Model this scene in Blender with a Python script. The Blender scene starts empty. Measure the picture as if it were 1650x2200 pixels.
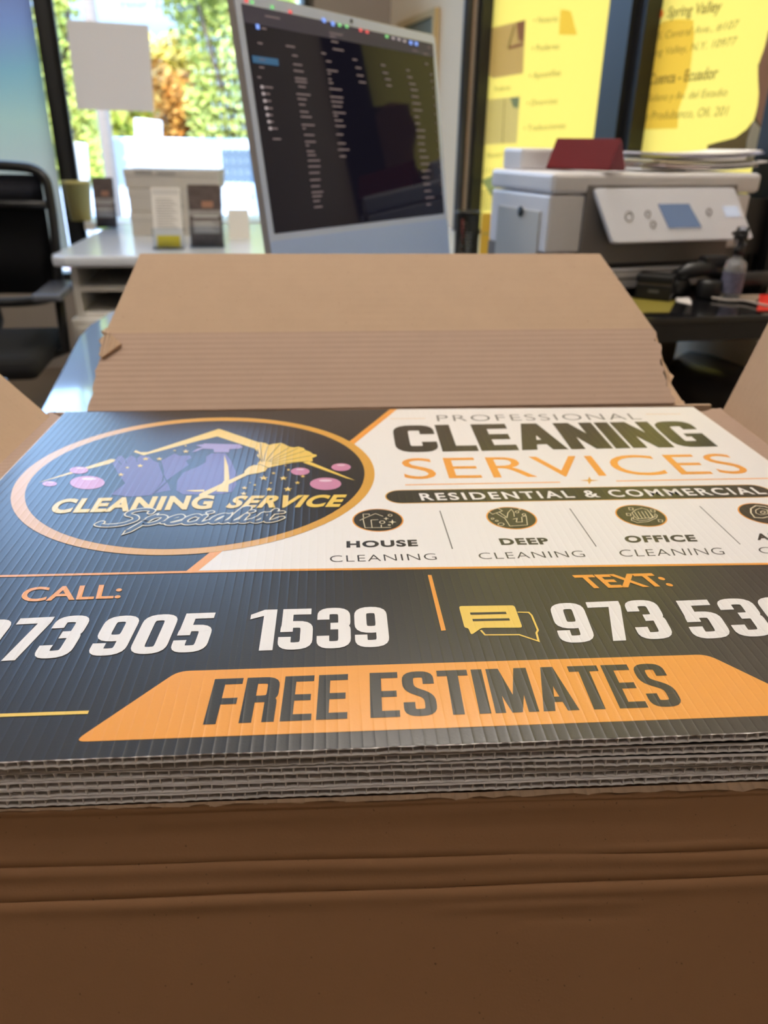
import bpy, bmesh, math, random
from mathutils import Vector, Matrix, noise
random.seed(7)
S = bpy.context.scene
COL = S.collection
V = Vector
# ---------------------------------------------------------------- camera
FPX = 1637.41
PITCH, YAW, ROLL = 0.45032, 0.077846, -0.016351
ZS = 0.84                                   # height of the top sign face above the floor
CAM = V((0.247423, -0.247741, 0.231665 + ZS))
_f = V((math.sin(YAW)*math.cos(PITCH), math.cos(YAW)*math.cos(PITCH), -math.sin(PITCH)))
_r = V((math.cos(YAW), -math.sin(YAW), 0)); _d = _f.cross(_r)
RT = _r*math.cos(ROLL) + _d*math.sin(ROLL)
DN = _d*math.cos(ROLL) - _r*math.sin(ROLL)
cd = bpy.data.cameras.new('camera'); cam = bpy.data.objects.new('camera', cd); COL.objects.link(cam)
cam.matrix_world = Matrix(((RT.x, -DN.x, -_f.x, CAM.x), (RT.y, -DN.y, -_f.y, CAM.y), (RT.z, -DN.z, -_f.z, CAM.z), (0, 0, 0, 1)))
cd.sensor_fit = 'HORIZONTAL'; cd.sensor_width = 36; cd.lens = 36*FPX/1650
cd.clip_start = 0.02; cd.clip_end = 300
cd.dof.use_dof = True; cd.dof.focus_distance = 0.40; cd.dof.aperture_fstop = 12.0
S.camera = cam
# ---------------------------------------------------------------- world, sun, exposure
S.view_settings.view_transform = 'Standard'; S.view_settings.look = 'None'
S.view_settings.gamma = 1; S.view_settings.use_curve_mapping = False
S.view_settings.exposure = 0.66
W = bpy.data.worlds.new('World'); S.world = W; W.use_nodes = True
wn = W.node_tree.nodes; wl = W.node_tree.links
bgn = wn['Background']; tcw = wn.new('ShaderNodeTexCoord'); spw = wn.new('ShaderNodeSeparateXYZ'); rmp = wn.new('ShaderNodeValToRGB')
wl.new(tcw.outputs['Generated'], spw.inputs[0]); wl.new(spw.outputs[2], rmp.inputs[0]); wl.new(rmp.outputs[0], bgn.inputs[0])
for i_, (p_, c_) in enumerate(((0, (.46, .58, .70)), (.10, (.42, .60, .82)), (.27, (1.5, 2.5, 4.1)), (1, (.9, 1.5, 2.6)))):
    e_ = rmp.color_ramp.elements[i_] if i_ < 2 else rmp.color_ramp.elements.new(p_); e_.position = p_; e_.color = (*c_, 1)
bgn.inputs[1].default_value = SKY = 1.25
sl = bpy.data.lights.new('sun', 'SUN'); sl.energy = 3.3; sl.angle = 0.01; sl.color = (1, .94, .82)
so = bpy.data.objects.new('sun', sl); COL.objects.link(so); so.location = (0, -5, 12)
so.rotation_euler = V((0.10, 0.72, -0.68)).to_track_quat('-Z', 'Y').to_euler()
CEIL_POWER = 1.0
# ---------------------------------------------------------------- helpers
def ray(x, y): return RT*((x-825)/FPX) + DN*((y-1100)/FPX) + _f
def hit(x, y, p, n):
    d = ray(x, y); return CAM + d*((V(p)-CAM).dot(V(n))/d.dot(V(n)))
def hz(x, y, z): return hit(x, y, (0, 0, z), (0, 0, 1))
def hy(x, y, Y): return hit(x, y, (0, Y, 0), (0, 1, 0))
def hd(x, y, dist):                          # point at a horizontal distance from the camera
    d = ray(x, y); return CAM + d*(dist/math.hypot(d.x, d.y))
def T(x, y, z): return Matrix.Translation((x, y, z))
def frame(o, ex, ey=None, ez=(0, 0, 1)):
    ez = V(ez).normalized(); ex = V(ex); ex = (ex-ez*ex.dot(ez)).normalized(); ey = ez.cross(ex)
    return Matrix(((ex.x, ey.x, ez.x, o[0]), (ex.y, ey.y, ez.y, o[1]), (ex.z, ey.z, ez.z, o[2]), (0, 0, 0, 1)))
def tag(o, label=None, cat=None, group=None, kind=None):
    for k, v in (('label', label), ('category', cat), ('group', group), ('kind', kind)):
        if v: o[k] = v
    return o
def thing(name, label, cat, M=None, group=None):
    o = bpy.data.objects.new(name, None); COL.objects.link(o); o.empty_display_size = .05
    o.matrix_world = M or Matrix(); return tag(o, label, cat, group)
def chain(o):
    M = o.matrix_basis.copy()
    while o.parent: o = o.parent; M = o.matrix_basis @ M
    return M
class MB:
    """collects shapes; build() links them as one mesh object"""
    def __init__(s): s.bm = bmesh.new()
    def poly(s, pts, mi=0):
        vs = [s.bm.verts.new(p) for p in pts]
        try: f = s.bm.faces.new(vs); f.material_index = mi; return f
        except ValueError: return None
    def box(s, c, size, R=None, bevel=0, seg=2, mi=0):
        M = (R or Matrix()).to_4x4(); M = T(*c) @ M
        r = bmesh.ops.create_cube(s.bm, size=1, matrix=M @ Matrix.Diagonal((size[0], size[1], size[2], 1)))
        fs = {f for v in r['verts'] for f in v.link_faces}
        for f in fs: f.material_index = mi
        if bevel:
            es = {e for v in r['verts'] for e in v.link_edges}
            bmesh.ops.bevel(s.bm, geom=list(es), offset=bevel, segments=seg, affect='EDGES', profile=.5)
        return s
    def box2(s, a, b, **k):
        return s.box([(a[i]+b[i])/2 for i in range(3)], [abs(b[i]-a[i]) for i in range(3)], **k)
    def prism(s, pts, vec, mi=0, bevel=0):
        n = len(pts); v = V(vec)
        a = [s.bm.verts.new(p) for p in pts]; b = [s.bm.verts.new(V(p)+v) for p in pts]
        fs = [s.bm.faces.new(a[::-1]), s.bm.faces.new(b)]
        for i in range(n): fs.append(s.bm.faces.new((a[i], a[(i+1) % n], b[(i+1) % n], b[i])))
        for f in fs: f.material_index = mi
        bmesh.ops.recalc_face_normals(s.bm, faces=fs)
        if bevel:
            es = {e for f in fs[:2] for e in f.edges}
            bmesh.ops.bevel(s.bm, geom=list(es), offset=bevel, segments=2, affect='EDGES', profile=.5)
        return s
    def tube(s, pts, r, n=10, closed=False, mi=0, cap=True):
        pts = [V(p) for p in pts]; m = len(pts); rs = r if isinstance(r, (list, tuple)) else [r]*m
        rings = []; up = None
        for i in range(m):
            a = pts[(i-1) % m] if (i or closed) else pts[0]; b = pts[(i+1) % m] if (i < m-1 or closed) else pts[-1]
            t = (b-a).normalized()
            if up is None: up = t.orthogonal()
            up = (up-t*up.dot(t)).normalized(); w = t.cross(up)
            rings.append([s.bm.verts.new(pts[i]+(up*math.cos(k*2*math.pi/n)+w*math.sin(k*2*math.pi/n))*rs[i]) for k in range(n)])
        for i in range(m if closed else m-1):
            A, B = rings[i], rings[(i+1) % m]
            for k in range(n):
                f = s.bm.faces.new((A[k], A[(k+1) % n], B[(k+1) % n], B[k])); f.material_index = mi; f.smooth = True
        if cap and not closed:
            s.bm.faces.new(rings[0][::-1]).material_index = mi; s.bm.faces.new(rings[-1]).material_index = mi
        return s
    def lathe(s, prof, M=None, n=32, mi=0, smooth=True):
        M = M or Matrix(); rings = []
        for r, z in prof:
            if r < 1e-6: rings.append([s.bm.verts.new(M @ V((0, 0, z)))])
            else: rings.append([s.bm.verts.new(M @ V((r*math.cos(k*2*math.pi/n), r*math.sin(k*2*math.pi/n), z))) for k in range(n)])
        for A, B in zip(rings, rings[1:]):
            for k in range(n):
                q = [A[k % len(A)], A[(k+1) % len(A)], B[(k+1) % len(B)], B[k % len(B)]]
                q = list(dict.fromkeys(q))
                if len(q) > 2:
                    f = s.bm.faces.new(q); f.material_index = mi; f.smooth = smooth
        return s
    def build(s, name, mat, parent=None, M=None, world=False):
        """M: object matrix (top level); world=True: vertices were given in world space"""
        me = bpy.data.meshes.new(name)
        if world:
            B = chain(parent) if parent else (M or Matrix())
            s.bm.transform(B.inverted())
        s.bm.normal_update(); s.bm.to_mesh(me); s.bm.free()
        for m in (mat if isinstance(mat, (list, tuple)) else [mat]): me.materials.append(m)
        o = bpy.data.objects.new(name, me); COL.objects.link(o)
        if parent: o.parent = parent
        elif M: o.matrix_world = M
        return o
# ---------------------------------------------------------------- materials
def mat(name, col, rough=.5, metal=0, spec=.5, emit=None, es=1, trans=0, coat=0, alpha=1, noise_amt=0, noise_scale=40, bump=0, bump_scale=300):
    m = bpy.data.materials.new(name); m.use_nodes = True; nt = m.node_tree; b = nt.nodes['Principled BSDF']
    b.inputs['Base Color'].default_value = (*col, 1); b.inputs['Roughness'].default_value = rough
    b.inputs['Metallic'].default_value = metal; b.inputs['Specular IOR Level'].default_value = spec
    b.inputs['Transmission Weight'].default_value = trans; b.inputs['Coat Weight'].default_value = coat
    b.inputs['Alpha'].default_value = alpha
    if emit: b.inputs['Emission Color'].default_value = (*emit, 1); b.inputs['Emission Strength'].default_value = es
    tc = nt.nodes.new('ShaderNodeTexCoord')
    if noise_amt:
        nz = nt.nodes.new('ShaderNodeTexNoise'); nz.inputs['Scale'].default_value = noise_scale; nz.inputs['Detail'].default_value = 5
        mx = nt.nodes.new('ShaderNodeMix'); mx.data_type = 'RGBA'
        mx.inputs[6].default_value = (*[c*(1-noise_amt) for c in col], 1); mx.inputs[7].default_value = (*[min(1, c*(1+noise_amt)) for c in col], 1)
        nt.links.new(tc.outputs['Object'], nz.inputs['Vector']); nt.links.new(nz.outputs[0], mx.inputs[0]); nt.links.new(mx.outputs[2], b.inputs['Base Color'])
    if bump:
        nb = nt.nodes.new('ShaderNodeTexNoise'); nb.inputs['Scale'].default_value = bump_scale
        bp = nt.nodes.new('ShaderNodeBump'); bp.inputs['Strength'].default_value = bump; bp.inputs['Distance'].default_value = .001
        nt.links.new(tc.outputs['Object'], nb.inputs['Vector']); nt.links.new(nb.outputs[0], bp.inputs['Height']); nt.links.new(bp.outputs[0], b.inputs['Normal'])
    return m
def ribbed(name, col, rough, axis, pitch, depth, grain=0, powr=5, noise_amt=0, spec=.5, fleck=False, ribstrength=1):
    """material with parallel ribs (bump) along one object axis, as fluted board shows through its skin"""
    m = mat(name, col, rough, spec=spec); nt = m.node_tree; N = nt.nodes; L = nt.links; b = N['Principled BSDF']
    tc = N.new('ShaderNodeTexCoord'); sp = N.new('ShaderNodeSeparateXYZ'); L.new(tc.outputs['Object'], sp.inputs[0])
    def mt(op, a, v=None):
        n = N.new('ShaderNodeMath'); n.operation = op
        if isinstance(a, (int, float)): n.inputs[0].default_value = a
        else: L.new(a, n.inputs[0])
        if v is not None:
            if isinstance(v, (int, float)): n.inputs[1].default_value = v
            else: L.new(v, n.inputs[1])
        return n.outputs[0]
    x = mt('DIVIDE', sp.outputs[axis], pitch); x = mt('FRACT', x); x = mt('SUBTRACT', x, .5); x = mt('ABSOLUTE', x); x = mt('MULTIPLY', x, 2)
    x = mt('POWER', x, powr)
    n1 = N.new('ShaderNodeTexNoise'); n1.inputs['Scale'].default_value = 9; L.new(tc.outputs['Object'], n1.inputs['Vector'])
    x = mt('MULTIPLY', x, mt('MULTIPLY', n1.outputs[0], 2)); x = mt('MULTIPLY', x, depth)
    bp = N.new('ShaderNodeBump'); bp.inputs['Strength'].default_value = ribstrength; bp.inputs['Distance'].default_value = 1
    if grain:
        n2 = N.new('ShaderNodeTexNoise'); n2.inputs['Scale'].default_value = 900; n2.inputs['Detail'].default_value = 2
        L.new(tc.outputs['Object'], n2.inputs['Vector']); x = mt('ADD', x, mt('MULTIPLY', n2.outputs[0], grain))
    L.new(x, bp.inputs['Height']); L.new(bp.outputs[0], b.inputs['Normal'])
    if noise_amt:
        n3 = N.new('ShaderNodeTexNoise'); n3.inputs['Scale'].default_value = 30; n3.inputs['Detail'].default_value = 8; n3.inputs['Roughness'].default_value = .7
        L.new(tc.outputs['Object'], n3.inputs['Vector'])
        mx = N.new('ShaderNodeMix'); mx.data_type = 'RGBA'; L.new(n3.outputs[0], mx.inputs[0])
        mx.inputs[6].default_value = (*[c*(1-noise_amt) for c in col], 1); mx.inputs[7].default_value = (*[c*(1+noise_amt) for c in col], 1)
        out = mx.outputs[2]
        if fleck:
            n4 = N.new('ShaderNodeTexNoise'); n4.inputs['Scale'].default_value = 600; n4.inputs['Detail'].default_value = 1
            L.new(tc.outputs['Object'], n4.inputs['Vector']); g = mt('GREATER_THAN', n4.outputs[0], .775)
            mx2 = N.new('ShaderNodeMix'); mx2.data_type = 'RGBA'; L.new(g, mx2.inputs[0]); L.new(out, mx2.inputs[6])
            mx2.inputs[7].default_value = (*[c*.5 for c in col], 1); out = mx2.outputs[2]
        L.new(out, b.inputs['Base Color'])
    return m
def glass(name, tint=(1, 1, 1), refl=.12):
    m = bpy.data.materials.new(name); m.use_nodes = True; nt = m.node_tree; nt.nodes.remove(nt.nodes['Principled BSDF'])
    tr = nt.nodes.new('ShaderNodeBsdfTransparent'); tr.inputs[0].default_value = (*tint, 1)
    gl = nt.nodes.new('ShaderNodeBsdfGlossy'); gl.inputs['Roughness'].default_value = .02
    fr = nt.nodes.new('ShaderNodeFresnel'); fr.inputs[0].default_value = 1.3
    mx = nt.nodes.new('ShaderNodeMixShader'); nt.links.new(fr.outputs[0], mx.inputs[0]); nt.links.new(tr.outputs[0], mx.inputs[1]); nt.links.new(gl.outputs[0], mx.inputs[2])
    nt.links.new(mx.outputs[0], nt.nodes['Material Output'].inputs[0]); return m
def film(name, col, trans=.75, ramp=None):
    """backlit printed window film: diffuse in front, translucent from behind"""
    m = bpy.data.materials.new(name); m.use_nodes = True; nt = m.node_tree; N = nt.nodes; L = nt.links; N.remove(N['Principled BSDF'])
    d = N.new('ShaderNodeBsdfDiffuse'); t = N.new('ShaderNodeBsdfTranslucent'); mx = N.new('ShaderNodeMixShader'); mx.inputs[0].default_value = trans
    d.inputs[0].default_value = (*col, 1); t.inputs[0].default_value = (*col, 1)
    if ramp:
        tc = N.new('ShaderNodeTexCoord'); sp = N.new('ShaderNodeSeparateXYZ'); L.new(tc.outputs['Object'], sp.inputs[0])
        nz = N.new('ShaderNodeTexNoise'); nz.inputs['Scale'].default_value = 2.2; L.new(tc.outputs['Object'], nz.inputs['Vector'])
        ad = N.new('ShaderNodeMath'); ad.operation = 'MULTIPLY_ADD'; ad.inputs[1].default_value = .12; L.new(nz.outputs[0], ad.inputs[0]); L.new(sp.outputs[2], ad.inputs[2])
        mr = N.new('ShaderNodeMapRange'); mr.inputs[1].default_value = ramp[0]; mr.inputs[2].default_value = ramp[1]; L.new(ad.outputs[0], mr.inputs[0])
        cr = N.new('ShaderNodeValToRGB'); L.new(mr.outputs[0], cr.inputs[0]); e = cr.color_ramp.elements
        for i, (p, c) in enumerate(ramp[2]):
            el = e[i] if i < 2 else e.new(p); el.position = p; el.color = (*c, 1)
        L.new(cr.outputs[0], d.inputs[0]); L.new(cr.outputs[0], t.inputs[0])
    L.new(d.outputs[0], mx.inputs[1]); L.new(t.outputs[0], mx.inputs[2]); L.new(mx.outputs[0], N['Material Output'].inputs[0]); return m
PITCHF = 0.0053
def ink(name, col, rough=.29): return ribbed(name, col, rough, 0, PITCHF, .000075, grain=.000035, powr=4, spec=.8)
INK = dict(black=ink('ink_black', (.020, .017, .016)), white=ink('ink_white', (.80, .78, .77), .42), orange=ink('ink_orange', (.86, .36, .05)),
           yellow=ink('ink_yellow', (.86, .60, .12)), gold=ink('ink_gold', (.72, .38, .06)), navy=ink('ink_navy', (.020, .020, .030)), purple=ink('ink_purple', (.13, .075, .20)),
           lilac=ink('ink_lilac', (.34, .24, .42)), pink=ink('ink_pink', (.62, .26, .42)), pale=ink('ink_pale', (.80, .62, .72)),
           cream=ink('ink_cream', (.78, .70, .50)), brown=ink('ink_brown', (.022, .019, .013)), grey=ink('ink_grey', (.10, .10, .095)))
INKN = list(INK); INKM = [INK[k] for k in INKN]
plastic = mat('white_fluted_plastic', (.86, .81, .80), .4, noise_amt=.05, noise_scale=60)
plastic.node_tree.nodes['Principled BSDF'].inputs['Subsurface Weight'].default_value = .12
plastic.node_tree.nodes['Principled BSDF'].inputs['Subsurface Radius'].default_value = (.002, .002, .002)
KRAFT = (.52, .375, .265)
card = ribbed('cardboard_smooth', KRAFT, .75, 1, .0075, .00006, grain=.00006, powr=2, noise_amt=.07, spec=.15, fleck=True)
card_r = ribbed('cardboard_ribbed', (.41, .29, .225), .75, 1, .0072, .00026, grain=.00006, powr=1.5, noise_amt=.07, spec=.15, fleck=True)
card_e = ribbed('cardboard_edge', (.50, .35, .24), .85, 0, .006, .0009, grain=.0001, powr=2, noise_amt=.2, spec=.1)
card_f = ribbed('cardboard_front_shaded', (.25, .128, .062), .75, 1, .02, .00003, grain=.00007, powr=2, noise_amt=.06, spec=.15, fleck=True)  # kraft darkened and reddened: the front flap's shade is in the colour
black_pl = mat('black_plastic', (.012, .012, .013), .4, bump=.1)
black_mesh = mat('black_mesh_fabric', (.010, .010, .012), .9, noise_amt=.4, noise_scale=200)
white_lam = mat('white_laminate', (.74, .71, .67), .3, noise_amt=.02)
white_gloss = mat('white_glossy_top', (.66, .70, .78), .16, noise_amt=.02)
cream = mat('cream_wall_paint', (.80, .70, .56), .8, noise_amt=.03, noise_scale=6, bump=.2)
blackmetal = mat('black_window_metal', (.010, .010, .012), .45, noise_amt=.1)
# ---------------------------------------------------------------- flat shapes (text, strokes, polygons)
def _font(body, offset=0, shear=0, space=1.0):
    c = bpy.data.curves.new('t', 'FONT'); c.body = body; c.offset = offset; c.shear = shear; c.space_character = space; c.resolution_u = 5
    o = bpy.data.objects.new('t', c); me = bpy.data.meshes.new_from_object(o)
    vs = [(v.co.x, v.co.y) for v in me.vertices]; fs = [tuple(p.vertices) for p in me.polygons]
    bpy.data.objects.remove(o); bpy.data.curves.remove(c); bpy.data.meshes.remove(me); return vs, fs
class Flat:
    """flat marks on a plane: pixel -> plane by m(x, y); n is the plane normal; layer k floats k*dz above it"""
    def __init__(s, m, n, dz=.00007, mats=None): s.m = m; s.n = V(n); s.dz = dz; s.mb = MB(); s.names = mats
    def add(s, pts, c):
        s.cnt = getattr(s, 'cnt', 0)+1; j = s.n*(1.5e-6*(s.cnt % 19)); pts = [V(p)+j for p in pts]
        a = V()
        for i in range(len(pts)): a += (pts[i]-pts[0]).cross(pts[(i+1) % len(pts)]-pts[0])
        s.mb.poly(pts if a.dot(s.n) >= 0 else pts[::-1], s.mi(c))
    def P(s, q, k): p = s.m(*q) if not isinstance(q, Vector) else q; return p + s.n*(s.dz*k)
    def mi(s, c): return s.names.index(c)
    def poly(s, pts, c, k=1): s.add([s.P(p, k) for p in pts], c)
    def faces(s, vs, fs, c):
        b = [s.mb.bm.verts.new(v) for v in vs]
        for f in fs:
            try: s.mb.bm.faces.new([b[i] for i in f]).material_index = s.mi(c)
            except ValueError: pass
    def text(s, body, bl, br, tl, c, k=2, offset=0, shear=0, space=1.0, cap=None):
        vs, fs = _font(body, offset, shear, space); x0 = min(v[0] for v in vs); x1 = max(v[0] for v in vs)
        h = cap or 0.729
        BL, BR, TL = s.P(bl, k), s.P(br, k), s.P(tl, k)
        s.faces([BL+(BR-BL)*((x-x0)/(x1-x0))+(TL-BL)*(y/h) for x, y in vs], fs, c)
    def glyphs(s, body, bl, br, tl, c, k=2, W=.42, t=.13, r=.12, gap=.07, font='cond', sp=.3):
        shapes, tot = layout(body, W, t, r, gap, sp)
        BL, BR, TL = s.P(bl, k), s.P(br, k), s.P(tl, k)
        for pl in shapes: s.add([BL+(BR-BL)*(x/tot)+(TL-BL)*y for x, y in pl], c)
    def stroke(s, pts, w, c, k=3, closed=False, metric=True):
        """stroke of width w metres along plane points (pixels)"""
        q = [s.P(p, k) for p in pts]
        for quad in strip3(q, w, s.n, closed): s.add(quad, c)
    def ellipse(s, c0, rx, ry, c, k=1, rot=0, n=40):
        """centre pixel and radii in pixels"""
        a = [(c0[0]+rx*math.cos(t)*math.cos(rot)-ry*math.sin(t)*math.sin(rot), c0[1]+rx*math.cos(t)*math.sin(rot)+ry*math.sin(t)*math.cos(rot)) for t in [i*2*math.pi/n for i in range(n)]]
        s.poly(a, c, k)
    def star(s, c0, r, c, k=3, n=5, inner=.42, sq=.55):
        a = []
        for i in range(2*n):
            rr = r if i % 2 == 0 else r*inner; t = i*math.pi/n-math.pi/2
            a.append((c0[0]+rr*math.cos(t), c0[1]+rr*math.sin(t)*sq))
        s.poly(a, c, k)
    def build(s, name, mats, parent=None, M=None): return s.mb.build(name, mats, parent, M, world=True)
def strip3(q, w, n, closed=False):
    out = []; m = len(q); L = []; R = []
    for i in range(m):
        a = q[i-1] if (i or closed) else None; b = q[(i+1) % m] if (i < m-1 or closed) else None
        d1 = (q[i]-a).normalized() if a is not None else None; d2 = (b-q[i]).normalized() if b is not None else None
        if d1 is None: d1 = d2
        if d2 is None: d2 = d1
        n1 = n.cross(d1); n2 = n.cross(d2); mm = (n1+n2)
        mm = mm.normalized() if mm.length > 1e-6 else n1
        sc = 1/max(.45, mm.dot(n1)); L.append(q[i]+mm*(w/2*sc)); R.append(q[i]-mm*(w/2*sc))
    for i in range(m if closed else m-1):
        j = (i+1) % m; out.append([L[i], R[i], R[j], L[j]])
    return out
def rp(pts, r, closed=False, n=5):
    """round the corners of a 2D polyline"""
    out = []; m = len(pts)
    for i in range(m):
        if not closed and i in (0, m-1): out.append(pts[i]); continue
        p = V(pts[i]); a = V(pts[i-1]); b = V(pts[(i+1) % m]); da = (a-p); db = (b-p)
        rr = min(r, da.length*.5, db.length*.5); A = p+da.normalized()*rr; B = p+db.normalized()*rr
        for k in range(n+1):
            t = k/n; q = A*(1-t)**2+p*2*t*(1-t)+B*t*t
            # bulge the quadratic towards a circular arc
            q = q.lerp(p, .10*math.sin(math.pi*t)); out.append((q.x, q.y))
    return out
def st2(pts, t, closed=False):
    return [[(p.x, p.y) for p in quad] for quad in strip3([V((x, y, 0)) for x, y in pts], t, V((0, 0, 1)), closed)]
def glyph(ch, W, t, r):
    a = t/2; X = W-a; Y = 1-a; o = []
    bar = lambda x0, y0, x1, y1: o.append([(x0, y0), (x1, y0), (x1, y1), (x0, y1)])
    def path(p, closed=False): o.extend(st2(rp(p, r, closed), t, closed))
    h = t*.92
    if ch in '0O': path([(a, a), (X, a), (X, Y), (a, Y)], True)
    elif ch == '1': bar(W*.42, 0, W*.42+t*1.05, 1); o.append([(W*.42, 1), (W*.02, .88), (W*.02, .76), (W*.42, .84)]); return o, W*.42+t*1.05
    elif ch == '3': path([(a, .70), (a, Y), (X, Y), (X, .53), (W*.4, .53)]); path([(W*.4, .53), (X, .53), (X, a), (a, a), (a, .30)])
    elif ch == '5': bar(W*.06, 1-h, W*.93, 1); bar(W*.06, .42, W*.06+t*.9, 1); path([(W*.06+a*.9, .42), (W*.06+a*.9, .60), (X, .60), (X, a), (a, a), (a, .30)])
    elif ch == '7': bar(0, 1-h, W, 1); o.append([(W-t*1.02, 1-h), (W, 1-h), (W, .86), (W*.34+t, 0), (W*.34, 0), (W-t*1.02, .84)])
    elif ch == '9': path([(a, .42), (X, .42), (X, Y), (a, Y)], True); path([(X, .60), (X, a), (a, a), (a, .30)])
    elif ch == 'E': bar(0, 0, t, 1); bar(0, 0, W*.88, h); bar(0, .5-h/2, W*.82, .5+h/2); bar(0, 1-h, W*.88, 1); return o, W*.88
    elif ch == 'F': bar(0, 0, t, 1); bar(0, .48-h/2, W*.8, .48+h/2); bar(0, 1-h, W*.86, 1); return o, W*.84
    elif ch == 'L': bar(0, 0, t, 1); bar(0, 0, W*.84, h); return o, W*.84
    elif ch == 'I': bar(0, 0, t, 1); return o, t
    elif ch == 'T': bar(0, 1-h, W*.98, 1); bar(W*.49-t/2, 0, W*.49+t/2, 1); return o, W*.98
    elif ch == 'R': bar(0, 0, t, 1); path([(t*.5, Y), (X, Y), (X, .5), (t*.5, .5)]); path([(W*.4, .5), (X-.01, .5), (X-.01, 0)])
    elif ch == 'S': path([(X, .70), (X, Y), (a, Y), (a, .60), (X, .42), (X, a), (a, a), (a, .30)])
    elif ch == 'C': path([(X, .64), (X, Y), (a, Y), (a, a), (X, a), (X, .36)])
    elif ch == 'G': path([(X, .66), (X, Y), (a, Y), (a, a), (X, a), (X, .36)]); bar(W-t, 0, W, .50); bar(W*.52, .38, W, .50)
    elif ch == 'A':
        w = W*1.1; q = t*1.02
        o.append([(0, 0), (q, 0), (w/2+q*.45, 1), (w/2-q*.55, 1)]); o.append([(w, 0), (w-q, 0), (w/2-q*.45, 1), (w/2+q*.55, 1)])
        o.append([(w*.22, .19), (w*.78, .19), (w*.74, .19+h*.85), (w*.26, .19+h*.85)]); return o, w
    elif ch == 'M':
        w = W*1.32; bar(0, 0, t*.9, 1); bar(w-t*.9, 0, w, 1)
        o.append([(0, 1), (t*1.15, 1), (w/2+t*.45, 0), (w/2-t*.45, 0)]); o.append([(w-t*1.15, 1), (w, 1), (w/2+t*.45, 0), (w/2-t*.45, 0)]); return o, w
    elif ch == 'N': bar(0, 0, t*.95, 1); bar(W-t*.95, 0, W, 1); o.append([(0, 1), (t*1.1, 1), (W, 0), (W-t*1.1, 0)])
    return o, W
def layout(body, W, t, r, gap, sp):
    x = 0; res = []
    for ch in body:
        if ch == ' ': x += sp*W; continue
        g, w = glyph(ch, W, t, r); res += [[(px+x, py) for px, py in pl] for pl in g]; x += w+gap
    return res, x-gap
def spline(pts, n=6):
    out = []; P = [V(p) for p in pts]; P = [P[0]*2-P[1]]+P+[P[-1]*2-P[-2]]
    for i in range(1, len(P)-2):
        a, b, c, d = P[i-1:i+3]
        for k in range(n):
            t = k/n; out.append(.5*((2*b)+(-a+c)*t+(2*a-5*b+4*c-d)*t*t+(-a+3*b-3*c+d)*t**3))
    out.append(P[-2]); return out
# ================================================================ ROOM
ang = math.radians(13)
E1 = V((math.cos(ang), math.sin(ang), 0)); E2 = V((math.sin(ang), -math.cos(ang), 0))
C0 = V((CAM.x, CAM.y, 0)) + V((math.sin(math.radians(4.36)), math.cos(math.radians(4.36)), 0))*4.4
NL = V((math.sin(ang), -math.cos(ang), 0)); NR = -E1             # inward normals of the two window walls
HC = 3.0
def wl_(x, y, off=0): return hit(x, y, C0+NL*off, NL)               # pixel onto the left window wall
def wr_(x, y, off=0): return hit(x, y, C0+NR*off, NR)               # pixel onto the right window wall
def sL(x): return -(wl_(x, 100)-C0).dot(E1)                         # distance along the left wall from the corner
def sR(x, y=200): return (wr_(x, y)-C0).dot(E2)
def wallbox(o, d, n, a, b, z0, z1, th):                             # slab from a to b along d, behind the plane
    p = [C0+d*a, C0+d*b, C0+d*b-n*th, C0+d*a-n*th]
    return [V((q.x, q.y, z0)) for q in p], (0, 0, z1-z0)
floor_m = mat('floor_tile', (.20, .145, .10), .45, noise_amt=.25, noise_scale=3)
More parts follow.
